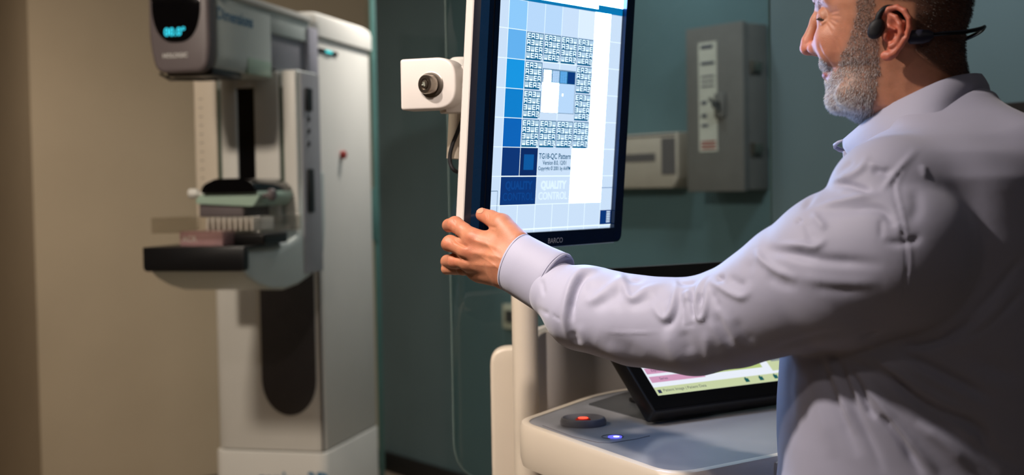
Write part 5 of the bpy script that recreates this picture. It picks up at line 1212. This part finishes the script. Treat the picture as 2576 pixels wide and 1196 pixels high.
brow = np.zeros(len(HV), bool); bx_, _, bz_ = hp(2066, 0, .03); brow = (np.abs(zh_ - bz_ - .002 + (xh - bx_) * .0) < .0038) & (xh < bx_ + .022) & (ay > .009) & (ay < .052)
strands(HV, HFc, HNn, brow, 520, lambda p, r: r.uniform(.005, .010, len(p)), .00022, lambda p, n, r: n * .35 + HX * .8 + r.normal(size=p.shape) * .2 - Z * .25, lambda p, r: r.integers(2, 4, len(p)), [hm_w, hm_g, hm_b, hm_d], 'eyebrows', 3)
def lid(u__, v__, s_):      # point on the closed lid
    c = hp(2081, 40, .030); q = hp(u__, v__, .040); x, z = q[0] - c[0], q[2] - c[2]
    y = .030 + .0125 * math.sqrt(max(0, 1 - (x / .0125) ** 2 - (z / .0135) ** 2)) + .0003
    return H0 + HX * q[0] + HN * y * s_ + Z * q[2]
for s_ in (1, -1):
    mb = MB(); L_ = [lid(2060 + 1.1 * k, 44 + .55 * k - .02 * k * k, s_) for k in range(17)]; mb.tube(L_, .00055, 6)
    for k in range(0, 17): mb.tube([L_[k], L_[k] - HX * .0022 + HN * .0008 * s_ - Z * .0016, L_[k] - HX * .0042 + HN * .001 * s_ - Z * .0022], [.00028, .0002, .0001], 4)
    mb.out('eyelashes', hm_d, MAN)
# thumbnail, lifted a hair off the skin of the thumb
HN_ = vertex_normals(HaV, HaF); fc = HaV[HaF].mean(1); fu, fv, _ = uvd(fc); fn_ = HN_[HaF].mean(1)
ca_, sa_ = math.cos(-.5), math.sin(-.5); du, dv = fu - 1208, fv - 530; e1_ = (du * ca_ + dv * sa_) / 9; e2_ = (-du * sa_ + dv * ca_) / 7.5
sel = HaF[(e1_ ** 2 + e2_ ** 2 < 1) & (np.einsum('ij,ij->i', fn_, fc - CC) < 0)]
if len(sel):
    ids, inv = np.unique(sel, return_inverse=True); nail = mesh_from(HaV[ids] + HN_[ids] * .0005, inv.reshape(sel.shape))
    link('thumbnail', nail, mat('fingernail', rgb(196, 138, 112), .4, noise=.05), MAN)

# ---- headset
HS = empty('headset', tuple(hp(2290, 90, .08) @ np.array([HX, HN, Z]) + H0), 'black open-ear headset hooked over the ear with a band behind the neck', 'headset')
def hw_(u, v, y): return H0 + np.array([HX, HN, Z]).T @ hp(u, v, y)
ppod = [hw_(2208, 56, .084), hw_(2204, 68, .084), hw_(2200, 84, .083)]
mb = MB(); mb.loft([[c + HX * r * math.cos(t) + HN * .0055 * f_ * math.sin(t) for t in np.linspace(0, 2 * math.pi, 24, endpoint=False)] for c, r, f_ in ((hw_(2210, 46, .083), .002, .3), (hw_(2209, 50, .083), .0055, .8), (hw_(2207, 58, .083), .0085, 1), (hw_(2205, 70, .083), .0098, 1), (hw_(2202, 84, .082), .0093, 1), (hw_(2200, 93, .082), .0070, .9), (hw_(2199, 98, .082), .003, .4))]); mb.out('speaker_pod', M_rubber, HS, ang=60)
mb = MB(); mb.tube(spline([hw_(2207, 55, .083), hw_(2211, 40, .084), hw_(2219, 27, .084), hw_(2234, 19, .081), hw_(2256, 22, .0775), hw_(2272, 34, .0765), hw_(2280, 54, .0765), hw_(2282, 80, .0765), hw_(2288, 95, .078)], 5), [.0040] * 8 + [.0034] * 33, 10); mb.out('ear_hook', M_rubber, HS, ang=80)
mb = MB(); mb.loft([[c + Z * r * math.cos(t) + HN * .004 * math.sin(t) for t in np.linspace(0, 2 * math.pi, 20, endpoint=False)] for c, r in ((hw_(2284, 94, .078), .0058), (hw_(2290, 94, .079), .0084), (hw_(2320, 92, .077), .0085), (hw_(2338, 90, .0755), .0070), (hw_(2348, 88, .0745), .0032))]); mb.out('battery_pod', mat('navy_rubber', rgb(34, 34, 50), .45, noise=.05), HS, ang=60)
band = [hw_(2340, 88, .075), hw_(2380, 84, .066), hw_(2420, 81, .052), hw_(2450, 76, .038), hw_(2470, 71, .020), hw_(2476, 68, .0)]
band = band + [mirror(p) for p in band[-2::-1]]
mb = MB(); mb.tube(spline(band, 6), .0026, 10); mb.out('neck_band', mat('band_black', rgb(12, 14, 20), .22, noise=.05), HS, ang=80)
for s_ in (-1,):
    mb = MB(); mb.tube(spline([mirror(hw_(2207, 55, .082)), mirror(hw_(2211, 38, .083)), mirror(hw_(2237, 15, .082)), mirror(hw_(2284, 24, .080)), mirror(hw_(2292, 80, .078)), mirror(hw_(2340, 88, .075))], 5), .0038, 8); mb.out('ear_hook', M_rubber, HS)
    mb = MB(); mb.ell = None; c = mirror(hw_(2203, 75, .083)); mb.loft([[c + Z * z_ + HX * r * math.cos(t) + HN * r * .5 * math.sin(t) for t in np.linspace(0, 2 * math.pi, 16, endpoint=False)] for z_, r in ((.014, .002), (.010, .008), (-.006, .0095), (-.012, .004))]); mb.out('speaker_pod', M_rubber, HS)
